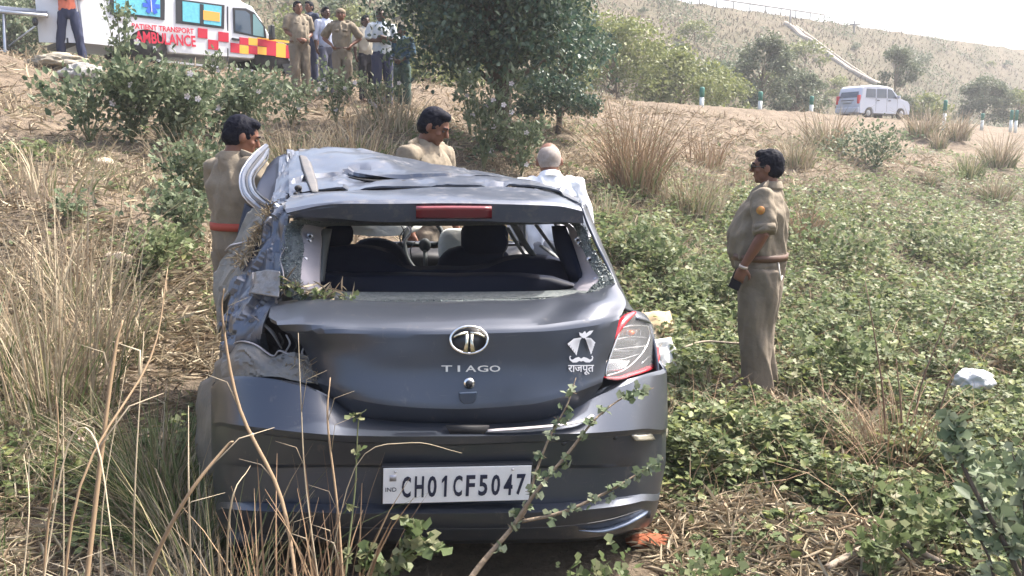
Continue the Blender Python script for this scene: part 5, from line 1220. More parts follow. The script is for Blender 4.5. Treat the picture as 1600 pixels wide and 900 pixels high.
# ---------------------------------------------------------------- plants
GXa, GYa = np.array(gx), np.array(gy)
GZ = np.array([v[2] for v in V]).reshape(len(gy), nx)
_cv = np.empty(len(V), dtype=np.float32); ground.data.attributes['cover'].data.foreach_get('value', _cv); GC = _cv.reshape(len(gy), nx)
def sample(G, x, y):
    i = np.clip(np.searchsorted(GXa, x) - 1, 0, nx - 2); j = np.clip(np.searchsorted(GYa, y) - 1, 0, len(gy) - 2)
    fx_ = np.clip((x - GXa[i]) / (GXa[i + 1] - GXa[i]), 0, 1); fy_ = np.clip((y - GYa[j]) / (GYa[j + 1] - GYa[j]), 0, 1)
    return (G[j, i] * (1 - fx_) + G[j, i + 1] * fx_) * (1 - fy_) + (G[j + 1, i] * (1 - fx_) + G[j + 1, i + 1] * fx_) * fy_
def unit(a): return a / (np.linalg.norm(a, axis=1, keepdims=True) + 1e-9)
def in_car(x, y, m=0.0):
    dx = x - CC.x; dy = y - CC.y; u = dx * CU.x + dy * CU.y; v = dx * CA.x + dy * CA.y
    return (np.abs(u) < .84 + m) & (v > -.02 - m) & (v < 3.8 + m)
LT = np.array([(0, 0, 0), (-.30, .30, .07), (-.24, .68, .05), (0, 1.0, -.06), (.24, .68, .05), (.30, .30, .07)], dtype=np.float32)
LF = np.array([(0, 3, 2, 1), (0, 5, 4, 3)])
LOB = np.array([(0, 0, 0), (-.46, .12, .05), (-.22, .42, .03), (-.50, .72, .02), (0, 1.0, -.06), (.50, .72, .02), (.22, .42, .03), (.46, .12, .05)], dtype=np.float32)
LOF = np.array([(0, 2, 1, 1), (0, 4, 3, 2), (0, 6, 5, 4), (0, 7, 6, 6)])
def leaves(name, Pn, D, N, size, m, parent=None, lobed=False, kind='stuff', label=None, width=1.0):
    D = unit(D); N = N - D * (N * D).sum(1, keepdims=True); N = unit(N); Sx = np.cross(D, N)
    T = LOB if lobed else LT; size = np.asarray(size)[:, None, None]
    Vv = Pn[:, None, :] + size * (T[None, :, 0, None] * width * Sx[:, None, :] + T[None, :, 1, None] * D[:, None, :] + T[None, :, 2, None] * N[:, None, :])
    n, k = len(Pn), len(T); base = (np.arange(n) * k)[:, None, None]
    if lobed:
        TF = np.array([(0, 2, 1), (0, 4, 3), (0, 3, 2), (0, 5, 4), (0, 6, 5), (0, 7, 6)])
    else: TF = LF
    Ff = (TF[None] + base).reshape(-1, TF.shape[1])
    o = mesh_np(name, Vv.reshape(-1, 3), Ff, m, parent, smooth=False)
    if kind: o['kind'] = kind
    if label: o['label'] = label
    return o
def blades(name, B, H_, W_, lean, az, m, parent=None, seg=4, droop=1.0, kind='stuff'):
    """ribbons rising from B: height H_, lean outwards towards az, tip drooping"""
    n = len(B); t = np.linspace(0, 1, seg + 1)[None, :]
    d = np.stack([np.cos(az), np.sin(az)], 1)
    out = (lean[:, None] * (t * .45 + droop * t ** 2.4 * .55)) * H_[:, None]
    up = H_[:, None] * (t - .30 * np.minimum(lean, 1.6)[:, None] * t ** 2.2)
    C_ = np.stack([B[:, 0, None] + d[:, 0, None] * out, B[:, 1, None] + d[:, 1, None] * out, B[:, 2, None] + up], -1)
    fa = RNG.uniform(0, math.pi, n); s = np.stack([np.cos(fa), np.sin(fa), np.zeros(n)], 1)
    wv = (W_[:, None] * (1 - t ** 1.6 * .85))[:, :, None] * s[:, None, :] / 2
    Vv = np.stack([C_ - wv, C_ + wv], 2).reshape(n, -1, 3)
    k = 2 * (seg + 1); F0 = np.array([(2 * i, 2 * i + 1, 2 * i + 3, 2 * i + 2) for i in range(seg)])
    Ff = (F0[None] + (np.arange(n) * k)[:, None, None]).reshape(-1, 4)
    o = mesh_np(name, Vv.reshape(-1, 3), Ff, m, parent, smooth=False)
    if kind: o['kind'] = kind
    return o
def rnd_dirs(n, up=.3, spread=1.0):
    d = RNG.normal(size=(n, 3)) * spread; d[:, 2] += up; return unit(d)
WEED = mat('weed_leaf', rough=.5, island=[(.058, .085, .032), (.10, .14, .055), (.14, .18, .075), (.085, .12, .048), (.19, .225, .11), (.24, .235, .13)], translucent=.40, spec=.3)
WEED2 = mat('grey_green_leaf', rough=.45, island=[(.055, .085, .045), (.095, .13, .07), (.14, .18, .10), (.22, .25, .17)], translucent=.28, spec=.2)
DARKL = mat('acacia_leaf', rough=.5, island=[(.022, .055, .042), (.035, .08, .055), (.06, .105, .06), (.10, .135, .07)], translucent=.25)
YELL = mat('yellow_green_leaf', rough=.55, island=[(.10, .13, .035), (.16, .19, .055), (.22, .235, .08)], translucent=.3)
HAZEL = mat('dusty_green_leaf', rough=.6, island=[(.07, .10, .05), (.11, .14, .075), (.15, .17, .10)], translucent=.25)
DRY = mat('dry_straw', rough=.75, island=[(.23, .185, .125), (.37, .31, .22), (.46, .40, .29), (.31, .24, .16), (.19, .14, .095)], translucent=.15, spec=.25)
DRYB = mat('dry_brown_reed', rough=.75, island=[(.17, .105, .065), (.26, .175, .11), (.34, .25, .16), (.22, .14, .09)], translucent=.1, spec=.25)
GRASS = mat('green_grass_blade', rough=.55, island=[(.055, .085, .03), (.10, .135, .05), (.15, .165, .07), (.30, .26, .14)], translucent=.25, spec=.3)
BARK = mat('grey_brown_bark', (.17, .13, .09), .9, col2=(.26, .20, .14), scale=25, bump=.5, bscale=60)
DBARK = mat('dark_bark', (.05, .04, .032), .9, col2=(.10, .08, .06), scale=12, bump=.5, bscale=30)
GSTEM = mat('green_stem', (.13, .15, .07), .7)
PALEB = mat('pale_dead_wood', (.36, .30, .23), .8, col2=(.26, .21, .16), scale=30, bump=.3, bscale=90)
PETAL = mat('white_petal', (.72, .66, .70), .6, translucent=.2); PINK = mat('pink_petal', (.75, .42, .42), .6, translucent=.2)

# --- green cover over the field
def scatter_xy(n, x0, x1, y0, y1, p=1.6):
    """more points near the camera: density falls with distance"""
    y = y0 * (y1 / y0) ** RNG.random(n) ** (1.0 / p * 1.0); ang = RNG.uniform(-.74, .74, n); x = y * np.tan(ang * .95)
    k = (x > x0) & (x < x1); return x[k], y[k]
def field(n, y0, y1, size, hgt, lob, nm, m, pw=1.0):
    x, y = scatter_xy(n, -14, 30, y0, y1, pw); c = sample(GC, x, y)
    patchy = np.array([noise.noise(Vector((a * 2.6, b * 2.6, 8))) for a, b in zip(x, y)])
    keep = (RNG.random(len(x)) < np.clip((c - .12) * 1.5, 0, 1) * np.clip(.75 + patchy * 1.6, .12, 1)) & ~in_car(x, y, .03); x, y, patchy = x[keep], y[keep], patchy[keep]
    c = sample(GC, x, y); z = sample(GZ, x, y); n = len(x)
    top = (.15 + .95 * np.clip(patchy * 1.7 + .45, 0, 1)) * hgt * np.clip(c * 1.3, .3, 1)
    h_ = top * RNG.random(n) ** .6
    d = RNG.normal(size=(n, 3)); d[:, 2] = d[:, 2] * .35 + .12; N = RNG.normal(size=(n, 3)) * .42; N[:, 2] += 1.0
    s = size * (1 + .05 * y) * RNG.uniform(.5, 1.3, n)
    return leaves(nm, np.stack([x, y, z + h_], 1), d, N, s, m, None, lob)
f1 = field(150000, 2.0, 9.0, .036, .22, True, 'weed_cover', WEED, 1.0); f1['label'] = 'dense low green weeds covering the field'; 
f2 = field(150000, 7.0, 34.0, .050, .26, False, 'weed_cover', WEED, 1.15); f2['label'] = 'green weeds further out on the field and slope foot'
_W = field(60000, 2.0, 16.0, .042, .24, False, 'weed_cover', YELL, 1.0); _W['label'] = 'pale yellow green weeds mixed into the field'
# --- straw and dead stalks over everything near
def straw(n, y0, y1, nm, m, L_, x0=-12, x1=16, flt=None, up=.18, wdt=.0021):
    x, y = scatter_xy(n, x0, x1, y0, y1, 1.0); k = ~in_car(x, y, -.02)
    if flt is not None: k &= flt(x, y)
    x, y = x[k], y[k]; z = sample(GZ, x, y); n = len(x)
    D = RNG.normal(size=(n, 3)); D[:, 2] = np.abs(D[:, 2]) * up; D = unit(D); N = RNG.normal(size=(n, 3)); N[:, 2] += 1
    s = L_ * RNG.uniform(.4, 1.3, n) * (1 + .04 * y)
    o = leaves(nm, np.stack([x, y, z + RNG.random(n) * .03], 1), D, N, s, m, None, False, width=wdt / L_ * 3.2)
    return o
o = straw(95000, 1.8, 7, 'straw_litter', DRY, .10, flt=lambda x, y: ((sample(GC, x, y) < .6) | (RNG.random(len(x)) < .45)) & ((x > -.9) | (y > 5) | (RNG.random(len(x)) < .35))); o['label'] = 'dry straw litter on the ground near the wreck'
o = straw(70000, 5, 26, 'straw_litter', DRY, .13, flt=lambda x, y: RNG.random(len(x)) < np.where(sample(GC, x, y) > .6, .15, .6) * np.where(x < -1.2, .55, 1), up=.5, wdt=.006); o['label'] = 'dry straw and grass tufts strewn over the bank'
x, y = scatter_xy(9000, .8, 20, 2.6, 22, 1.2); c = sample(GC, x, y); k = (c > .3) & ~in_car(x, y, .1); x, y = x[k], y[k]; n = len(x)
o = blades('dead_stalks', np.stack([x, y, sample(GZ, x, y)], 1), RNG.uniform(.12, .42, n), RNG.uniform(.003, .006, n) * (1 + .05 * y), RNG.uniform(.1, 1.6, n), RNG.uniform(0, 6.28, n), DRYB, None, 3); o['label'] = 'thin dead stalks standing among the green weeds'
# short grass tufts mixed in on bank and field edge
x, y = scatter_xy(26000, -12, 26, 2.2, 30, 1.1)
pn = np.array([noise.noise(Vector((a * .9, b * .9, 21))) for a, b in zip(x, y)]); s_ = (y - x - 6) / 1.414
k = (pn > np.where(x < -1.2, .16, .02)) & (s_ < 11.5) & ~in_car(x, y, .05) & ((x < 0) | (s_ > 1.0) | (RNG.random(len(x)) < .12)); x, y = x[k], y[k]
n = len(x); x = np.repeat(x, 4) + RNG.normal(size=4 * n) * .04; y = np.repeat(y, 4) + RNG.normal(size=4 * n) * .04; n *= 4
o = blades('grass_tufts', np.stack([x, y, sample(GZ, x, y)], 1), RNG.uniform(.06, .24, n), RNG.uniform(.004, .010, n) * (1 + .05 * y), RNG.uniform(.2, 1.2, n), RNG.uniform(0, 6.28, n), DRY, None, 2); o['label'] = 'short dry grass tufts on the slope'
x, y = scatter_xy(16000, -12, 12, 2.2, 12, 1.0)
pn = np.array([noise.noise(Vector((a * .8, b * .8, 33))) for a, b in zip(x, y)]); s_ = (y - x - 6) / 1.414
k = (pn > .08) & (s_ < 6) & ~in_car(x, y, .05) & ((x < -.4) | (pn > .35)); x, y = x[k], y[k]; n = len(x)
o = blades('green_grass', np.stack([x, y, sample(GZ, x, y)], 1), RNG.uniform(.08, .30, n), RNG.uniform(.003, .007, n), RNG.uniform(.2, 1.3, n), RNG.uniform(0, 6.28, n), GRASS, None, 3); o['label'] = 'green grass between the straw on the left'

# --- tall clumps of dry reeds, each a plant of its own
def clump(base, n, H_, R_, label, m=DRY, wd=.006, lean=(.1, .7), group='clumps of tall dry grass', green=.3, name='reed_clump', dirbias=None, gh=.5):
    base = Vector(base); root = empty(name, base, 0, label, 'grass clump', group)
    a = RNG.uniform(0, 6.28, n); r = RNG.random(n) ** .7 * R_
    B = np.stack([base.x + r * np.cos(a), base.y + r * np.sin(a), np.full(n, base.z - .03)], 1)
    az = a + RNG.normal(size=n) * .7
    if dirbias is not None: az = np.where(RNG.random(n) < .5, dirbias + RNG.normal(size=n) * .4, az)
    blades('dry_blades', B, H_ * RNG.uniform(.45, 1.05, n), wd * RNG.uniform(.5, 1.3, n), RNG.uniform(*lean, n), az, m, root, 5)
    if green:
        n2 = int(n * green); a = RNG.uniform(0, 6.28, n2); r = RNG.random(n2) ** .7 * R_ * 1.1
        B = np.stack([base.x + r * np.cos(a), base.y + r * np.sin(a), np.full(n2, base.z - .03)], 1)
        blades('green_blades', B, H_ * gh * RNG.uniform(.5, 1.1, n2), wd * RNG.uniform(.7, 1.4, n2), RNG.uniform(.2, 1.0, n2), a, GRASS, root, 4)
    return root
def gp(px, py): 
    p = ground_hit(px, py); return p if p else at(px, py, 10)
clump(gp(75, 640), 160, 1.30, .32, 'biggest clump of tall dry reeds at the left edge of the field', wd=.008, lean=(.05, .6), gh=.5, green=.6)
clump(gp(-30, 600), 120, 1.35, .32, 'tall dry reeds cut by the left edge of the view', wd=.008, lean=(.05, .5), green=.5)
clump(gp(165, 560), 130, .85, .26, 'lower dry reed clump right behind the biggest one', wd=.007, lean=(.2, 1.0), green=.5)
clump(gp(120, 470), 90, .90, .30, 'faded dry grass clump up the left slope behind the reeds', wd=.010, lean=(.1, .8), green=.7)
clump(gp(245, 800), 120, .62, .16, 'green grass clump in front of the left rear corner', wd=.007, lean=(.1, .7), green=2.2, gh=1.1)
clump(gp(300, 880), 110, .62, .16, 'mixed green and dry grass clump at the bottom left of the bumper', wd=.006, lean=(.2, .9), green=1.9, gh=1.1)
clump(at(520, 1010, 2.30), 46, .62, .10, 'brown dead stalks standing in front of the bumper left of the plate', m=DRYB, wd=.0095, lean=(.02, .45), green=.5)
clump(at(430, 1020, 2.20), 36, .58, .10, 'leaning brown stalks before the left part of the bumper', m=DRYB, wd=.007, lean=(.05, .55), green=.5)
clump(at(345, 1010, 2.35), 46, .70, .10, 'grass clump growing against the left bumper corner', wd=.006, lean=(.1, .7), green=1.3, gh=.9)
def wall_z(p): q = Vector(p); q.z = th(q.x, q.y); return q
for px, py, H_, R_, n, lb, mm in ((990, 300, 1.55, .40, 330, 'tall brown reed clump on the slope behind the man in white', DRYB), (1290, 236, 1.5, .5, 200, 'pale dry grass clump on the slope below the white hatchback', DRY), (1245, 262, 1.1, .35, 120, 'dark dry grass clump down slope of the pale one', DRY), (1441, 215, 1.5, .55, 200, 'round dry grass clump right of the white hatchback', DRY), (1494, 220, 1.4, .45, 170, 'dry grass clump below the tall guide post', DRY), (1466, 232, 1.0, .25, 80, 'small dry tuft between the two round clumps', DRY), (1560, 262, 1.4, .45, 170, 'dry grass clump at the right below the crest', DRY), (1512, 280, .9, .4, 120, 'dark low tuft at the right on the slope', GRASS), (1555, 312, .9, .3, 100, 'lowest dry tuft at the right of the slope', DRY), (1448, 288, .5, .2, 60, 'tiny tuft in the middle of the right slope', DRY), (1075, 330, 1.0, .5, 160, 'faded grass at the foot of the slope left of the policeman', DRY), (1250, 375, .75, .35, 130, 'dry stalks just right of the standing policeman', DRYB), (1100, 262, 1.0, .4, 100, 'thin dry stalks on the slope left of the policeman', DRYB), (940, 350, .6, .3, 90, 'dry stalks in the weeds by the roof of the wreck', DRY), (555, 250, .8, .5, 160, 'pale dry grass behind the roof ridge of the wreck', DRY), (470, 262, .8, .4, 120, 'pale grass tuft left of the roof ridge', DRY), (610, 205, .9, .5, 150, 'dry grass on the slope under the onlookers', DRY), (300, 262, .6, .5, 120, 'dry undergrowth below the left shrubs', DRY), (60, 300, .6, .5, 90, 'short dry grass high on the left slope', DRY), (1400, 745, .62, .16, 130, 'dry woody weed stalks at the lower right', DRYB), (1300, 690, .35, .25, 160, 'flattened dry grass left of the woody weed', DRY)):
    p = gp(px, py); far = p.y / 10
    clump(p, n, H_, R_, lb, mm, wd=.006 + .010 * far, lean=(.1, .9), green=.5 if mm is not DRYB else .25)
# single thick stalks near the camera on the left
def stalk(pts, r, label, m=DRYB, sheaths=3, name='dry_stalk'):
    P_ = resample([Vector(p) for p in pts], 5); mb = MB(); mb.tube(P_, [v * .62 for v in r], 6, flat=.6); o = mb.build(name, m); tag(o, label, 'stalk', 'dry reed stalks close to the camera')
    for k in range(sheaths):
        i = int(len(P_) * (.15 + .7 * k / max(1, sheaths))); q = P_[i]; d = (P_[min(i + 2, len(P_) - 1)] - q); ln_ = random.uniform(.04, .10)
        s_ = Vector((random.choice((-1, 1)) * .4, 0, .2)); mb = MB(); mb.tube([q, q + d.normalized() * ln_ + s_ * .05, q + d.normalized() * ln_ * 1.2 + s_ * .2 - Vector((0, 0, .02))], [.0035, .0028, .0008], 4, flat=.3); mb.build('leaf_blade', DRY, o)
def sk(*a): return [at(px, py, Y) for px, py, Y in a]
NR = [0.006, .006, .005, .0035]
stalk(sk((120, 1050, 1.5), (150, 780, 1.55), (178, 560, 1.6), (192, 500, 1.62)), [.012, .011, .008, .004], 'thick brown reed stalk at the far left of the foreground')
stalk(sk((200, 1050, 1.5), (232, 900, 1.5), (290, 780, 1.5), (352, 700, 1.55), (364, 690, 1.55)), [.011, .011, .009, .004], 'leaning brown stalk pointing at the left bumper corner')
stalk(sk((60, 1050, 1.6), (72, 850, 1.6), (90, 690, 1.6), (88, 620, 1.6)), [.006, .006, .004, .002], 'slim upright stalk nearest the left edge')
stalk(sk((90, 1050, 1.5), (125, 760, 1.5), (235, 560, 1.7), (262, 420, 1.8)), [.006, .006, .005, .002], 'long thin stalk rising over the left slope')
stalk(sk((470, 960, 2.15), (440, 780, 2.3), (375, 640, 2.35), (348, 500, 2.4), (350, 450, 2.4)), [.008, .009, .008, .005, .002], 'brown stalk leaning against the torn left flank', sheaths=4)
stalk(sk((540, 960, 2.2), (528, 800, 2.3), (512, 660, 2.35), (516, 590, 2.4)), [.008, .009, .008, .004], 'upright brown stalk before the left end of the tailgate', sheaths=4)
stalk(sk((505, 960, 2.2), (478, 760, 2.3), (470, 620, 2.35), (466, 520, 2.4)), [.005, .005, .004, .002], 'thin straw stem before the torn flap', m=DRY)
stalk(sk((500, 960, 2.25), (555, 730, 2.3), (640, 692, 2.3), (722, 708, 2.3)), [.004, .004, .003, .0015], 'bowed straw stem reaching over the bumper shelf', m=DRY, sheaths=1)
stalk(sk((60, 960, 1.4), (105, 700, 1.5), (150, 690, 1.5), (182, 890, 1.4)), [.003, .004, .004, .002], 'pale bent straw loop at the bottom left corner', m=DRY, sheaths=0)
for i in range(0, 12, 2):
    a = 20 + i * 34 + random.uniform(-14, 14); t_ = random.uniform(440, 740); stalk(sk((a, 1000, 1.8 + .05 * i), (a + random.uniform(-12, 22), 800, 1.9), (a + random.uniform(-20, 60), t_, 2.0)), [.0042, .0038, .0012], ('thin reed stem number', '')[1] + ['slender', 'crooked', 'straight', 'short', 'frayed', 'pale', 'dull', 'upright', 'slanting', 'narrow', 'grey', 'faded'][i] + ' dry stem ' + ['at the far left edge', 'next to the left edge stem', 'left of the thick brown stalk', 'behind the thick brown stalk', 'right of the thick brown stalk', 'over the bare soil patch', 'before the green clump', 'left of the leaning stalk', 'behind the leaning stalk', 'near the left bumper corner', 'before the dark left flank', 'beside the torn side panel'][i], m=(DRY, DRYB)[i % 2], sheaths=1)

# grass and leaves caught in the torn bodywork
def caught(name, pts, n, s, m, lab, lob=False):
    Q = np.array([tuple(P(*p)) for p in pts]); i = RNG.integers(0, len(Q) - 1, n); t = RNG.random((n, 1)); B = Q[i] * (1 - t) + Q[i + 1] * t + RNG.normal(size=(n, 3)) * .012 - np.array(CA)[None] * .012
    return leaves(name, B, RNG.normal(size=(n, 3)), RNG.normal(size=(n, 3)), s * RNG.uniform(.5, 1.4, n), m, car, lob, width=.10 if not lob else 1)
caught('caught_straw', [(428, 322, .78), (412, 352, .74), (398, 380, .70), (376, 415, .68)], 420, .045, DRY, '')
caught('caught_leaves', [(440, 448, .44), (470, 455, .40), (510, 462, .38), (548, 466, .37)], 90, .022, WEED, '', True)
caught('caught_straw', [(440, 442, .44), (480, 455, .40), (545, 466, .37)], 70, .06, DRY, '')
caught('caught_straw', [(455, 560, .22), (480, 575, .2), (492, 590, .18)], 60, .03, DRY, '')
# --- leafy twigs in front of the bumper
def sprig_leaf(o, p, s, m, up=.3):
    n = random.randint(4, 7); q = np.tile(np.array(p), (n, 1)) + RNG.normal(size=(n, 3)) * s * .22
    leaves('leaf_sprig', q, RNG.normal(size=(n, 3)) + np.array([0, -.2, up]), RNG.normal(size=(n, 3)) * .6 + np.array([0, -.5, .8]), RNG.uniform(.6, 1.2, n) * s, m, o, True, kind=None)
def twig(pts, r, label, nl, ls, m=BARK, lm=WEED2, name='leafy_branch', cat='branch', sub=()):
    P_ = resample([Vector(p) for p in pts], 6); mb = MB(); mb.tube(P_, r, 7); o = mb.build(name, m); tag(o, label, cat)
    for k in range(nl):
        i = int(len(P_) * (.22 + .76 * k / max(1, nl))); i = min(i, len(P_) - 1); sprig_leaf(o, P_[i] + Vector((random.uniform(-1, 1), -.3, random.uniform(-1, 1))) * .012, ls, lm)
        d = (P_[min(i + 1, len(P_) - 1)] - P_[i - 1]).normalized(); s_ = d.cross(Vector((0, 1, 0))) * random.choice((-1, 1)); mb = MB(); mb.tube([P_[i], P_[i] + s_ * .018], [.0022, .0005], 5); mb.build('thorn', m, o)
    for sp_, rr_, nn in sub:
        Q = resample([Vector(p) for p in sp_], 5); mb = MB(); mb.tube(Q, rr_, 6); s_ = mb.build('side_branch', m, o)
        for k in range(nn): sprig_leaf(o, Q[min(len(Q) - 1, int(len(Q) * (.2 + .8 * k / nn)))] + Vector((0, -.005, 0)), ls, lm)
    return o
twig(sk((700, 960, 2.0), (745, 890, 2.05), (800, 825, 2.1), (825, 790, 2.12), (835, 745, 2.15), (860, 680, 2.2), (885, 635, 2.22), (900, 590, 2.25)), [.009, .008, .006, .0045, .004, .003, .0025, .0012], 'thorny green twig rising before the plate towards the turban sticker', 11, .026,
     sub=((sk((800, 825, 2.1), (838, 768, 2.1), (890, 705, 2.12), (935, 650, 2.15), (985, 615, 2.2), (1022, 606, 2.2)), [.006, .005, .004, .003, .002, .001], 9), (sk((815, 815, 2.1), (880, 800, 2.1), (950, 768, 2.12), (1005, 735, 2.15), (1036, 715, 2.2)), [.005, .0045, .0035, .002, .001], 8)))
twig(sk((540, 905, 2.3), (545, 850, 2.35), (555, 760, 2.4), (560, 660, 2.4), (572, 640, 2.4)), [.003, .003, .0025, .002, .001], 'thin leafy stem before the bumper left of the plate', 4, .028, GSTEM, WEED)
twig(sk((590, 960, 2.3), (625, 860, 2.3), (640, 825, 2.3), (655, 812, 2.3)), [.004, .003, .0025, .001], 'small leafy weed under the number plate', 6, .050, GSTEM, WEED, 'weed_plant', 'plant', sub=((sk((620, 870, 2.3), (660, 850, 2.25), (690, 852, 2.2)), [.003, .002, .001], 4), (sk((600, 920, 2.3), (570, 880, 2.3), (590, 850, 2.3)), [.003, .002, .001], 4)))
def bush(base, H_, R_, nl, ls, label, lm=WEED2, stems=5, m=GSTEM, name='leafy_shrub', cat='shrub', group=None, lob=False, flowers=0, fl=PETAL, core=.35, flat=1.0):
    base = Vector(base); root = empty(name, base, 0, label, cat, group)
    tips = []; mb = MB()
    for k in range(stems):
        a = random.uniform(0, 6.28); r_ = R_ * random.uniform(.3, .9); h = H_ * random.uniform(.6, 1.0)
        tp = base + Vector((math.cos(a) * r_, math.sin(a) * r_ * flat, h)); md = base + Vector((math.cos(a) * r_ * .35, math.sin(a) * r_ * .35, h * .5))
        mb.tube(resample([base, md, tp], 3), [.008 + .006 * H_, .003], 5)
        tips += [base.lerp(md, f) for f in (.5, .9)] + [md.lerp(tp, f) for f in (.2, .45, .7, .9, 1.0, 1.05)]
        for q in range(2):
            b_ = md.lerp(tp, random.random()); e_ = b_ + Vector((random.gauss(0, 1), random.gauss(0, 1), random.random())) * R_ * .28; mb.tube([b_, e_], [.006, .002], 4); tips += [b_.lerp(e_, .6), e_, e_]
    mb.build('stem', m, root)
    T = np.array([tuple(t) for t in tips]); i = RNG.integers(0, len(T), nl); Pn = T[i] + RNG.normal(size=(nl, 3)) * R_ * np.array([.16, .16, .15]); Pn[:, 2] = np.maximum(Pn[:, 2], base.z + .02)
    D = (Pn - np.array(base)) * .6; D = unit(D) + RNG.normal(size=(nl, 3)) * .6; D[:, 2] -= .15
    N = RNG.normal(size=(nl, 3)) * .5 + np.array([0, -.15, .9])
    leaves('foliage', Pn, D, N, ls * RNG.uniform(.5, 1.25, nl), lm, root, lob)
    for k in range(flowers):
        t = tips[random.randrange(len(tips))]; c = t + Vector((random.gauss(0, .12) * R_, -R_ * random.uniform(.1, .4), random.gauss(.05, .15) * R_)); s_ = .04
        mb = MB(); n = 5
        for q in range(n):
            a = 2 * math.pi * q / n; e = Vector((math.cos(a), -.35, math.sin(a))) * s_; f = Vector((math.cos(a + .5), -.25, math.sin(a + .5))) * s_ * .8; g_ = Vector((math.cos(a - .5), -.25, math.sin(a - .5))) * s_ * .8
            mb.add([c, c + g_, c + e, c + f], [(0, 1, 2, 3)])
        mb.build('flower', fl, root, smooth=False)
    return root
# low plants along the bottom edge
for px, py, Y, H_, R_, nl, ls, lb in ((790, 940, 2.35, .22, .20, 150, .036, 'dark leafy weeds in the shade under the bumper'), (900, 925, 2.5, .24, .24, 170, .036, 'leafy weeds under the right half of the bumper'), (1110, 930, 2.5, .26, .24, 230, .036, 'bright leafy weeds beside the orange rag'), (1050, 960, 2.2, .2, .2, 120, .036, 'lowest leafy weeds below the orange rag'), (1380, 800, 2.9, .24, .15, 120, .045, 'small leafy weed below the woody stalks'), (1440, 740, 3.1, .26, .15, 130, .045, 'leafy weed at the foot of the woody stalks'), (690, 960, 2.3, .18, .16, 90, .036, 'leafy weeds below the number plate')):
    p = at(px, py, Y); p.z = th(p.x, p.y); bush(p, H_, R_, nl, ls, lb, WEED, 4, GSTEM, 'weed_plant', 'plant', None, True)
# right edge: large weed close by and dark bare branch
for px, py, Y, H_, R_, nl, ls, lb in ((1600, 1000, 2.0, .45, .20, 120, .06, 'large leaved weed filling the lower right edge'), (1560, 740, 3.4, .36, .3, 160, .055, 'broad leaved weed below the plastic bag'), (1640, 820, 2.6, .62, .24, 150, .06, 'tall broad leaved weed cut by the right edge')):
    p = at(px, py, Y); p.z = th(p.x, p.y); bush(p, H_, R_, nl, ls, lb, WEED2, 5, GSTEM, 'broad_leaved_weed', 'plant', None, False)
twig(sk((1620, 960, 1.7), (1570, 850, 1.75), (1520, 760, 1.8), (1490, 690, 1.85), (1478, 640, 1.9)), [.006, .006, .005, .004, .001], 'dark leafy branch slanting across the lower right corner', 12, .036, DBARK, WEED2, sub=((sk((1560, 960, 1.7), (1545, 870, 1.75), (1500, 800, 1.8)), [.004, .003, .001], 4), (sk((1600, 900, 1.7), (1600, 780, 1.8), (1580, 700, 1.85)), [.004, .003, .001], 6)))
def dead_branch(pts, r, label): 
    P_ = resample([Vector(p) for p in pts], 6); mb = MB(); mb.tube(P_, r, 9); return tag(mb.build('dead_branch', PALEB), label, 'branch')
def gk(*a): return [gp(px, py) + Vector((0, 0, h)) for px, py, h in a]
dead_branch(gk((1290, 905, .03), (1340, 880, .05), (1392, 868, .06), (1450, 885, .04), (1500, 905, .02)), [.014, .015, .014, .012, .010], 'thick pale bent branch lying at the bottom right')
dead_branch(gk((1375, 848, .02), (1430, 838, .03), (1480, 825, .03), (1522, 815, .03)), [.007, .008, .007, .005], 'straight pale stick lying above the bent branch')
dead_branch(gk((1212, 742, .03), (1245, 752, .02), (1272, 765, .02)), [.009, .010, .005], 'short broken stick on the straw')
dead_branch(gk((1470, 900, .02), (1520, 885, .03), (1570, 876, .03)), [.006, .006, .004], 'thin stick at the bottom right beyond the bent branch')
dead_branch(gk((1065, 590, .22), (1100, 585, .24), (1150, 587, .24), (1196, 590, .26)), [.007, .008, .008, .006], 'thin stick across the weeds before the policeman')
dead_branch(gk((1035, 745, .03), (1080, 735, .05), (1140, 728, .04)), [.006, .006, .003], 'thin twig on the straw right of the bumper')
for i, (a, b, c, lb) in enumerate((((1385, 720, .0), (1378, 600, 3.2), (1352, 440, 3.4), 'thin bare sapling rising over the field'), ((1425, 705, 0), (1440, 600, 3.1), (1492, 470, 3.2), 'bare twig slanting right over the field'), ((1410, 730, 0), (1408, 640, 3.0), (1400, 560, 3.0), 'brown upright stem of the woody weed'), ((1455, 700, 0), (1475, 620, 3.1), (1500, 560, 3.1), 'brown forked stem by the plastic bag'))):
    p0 = gp(a[0], a[1]); mb = MB(); mb.tube(resample([p0, at(b[0], b[1], p0.y), at(c[0], c[1], p0.y + .05)], 5), [.008, .005, .002], 6); tag(mb.build('bare_sapling', mat('brown_twig', (.19, .12, .08), .8)), lb, 'plant')
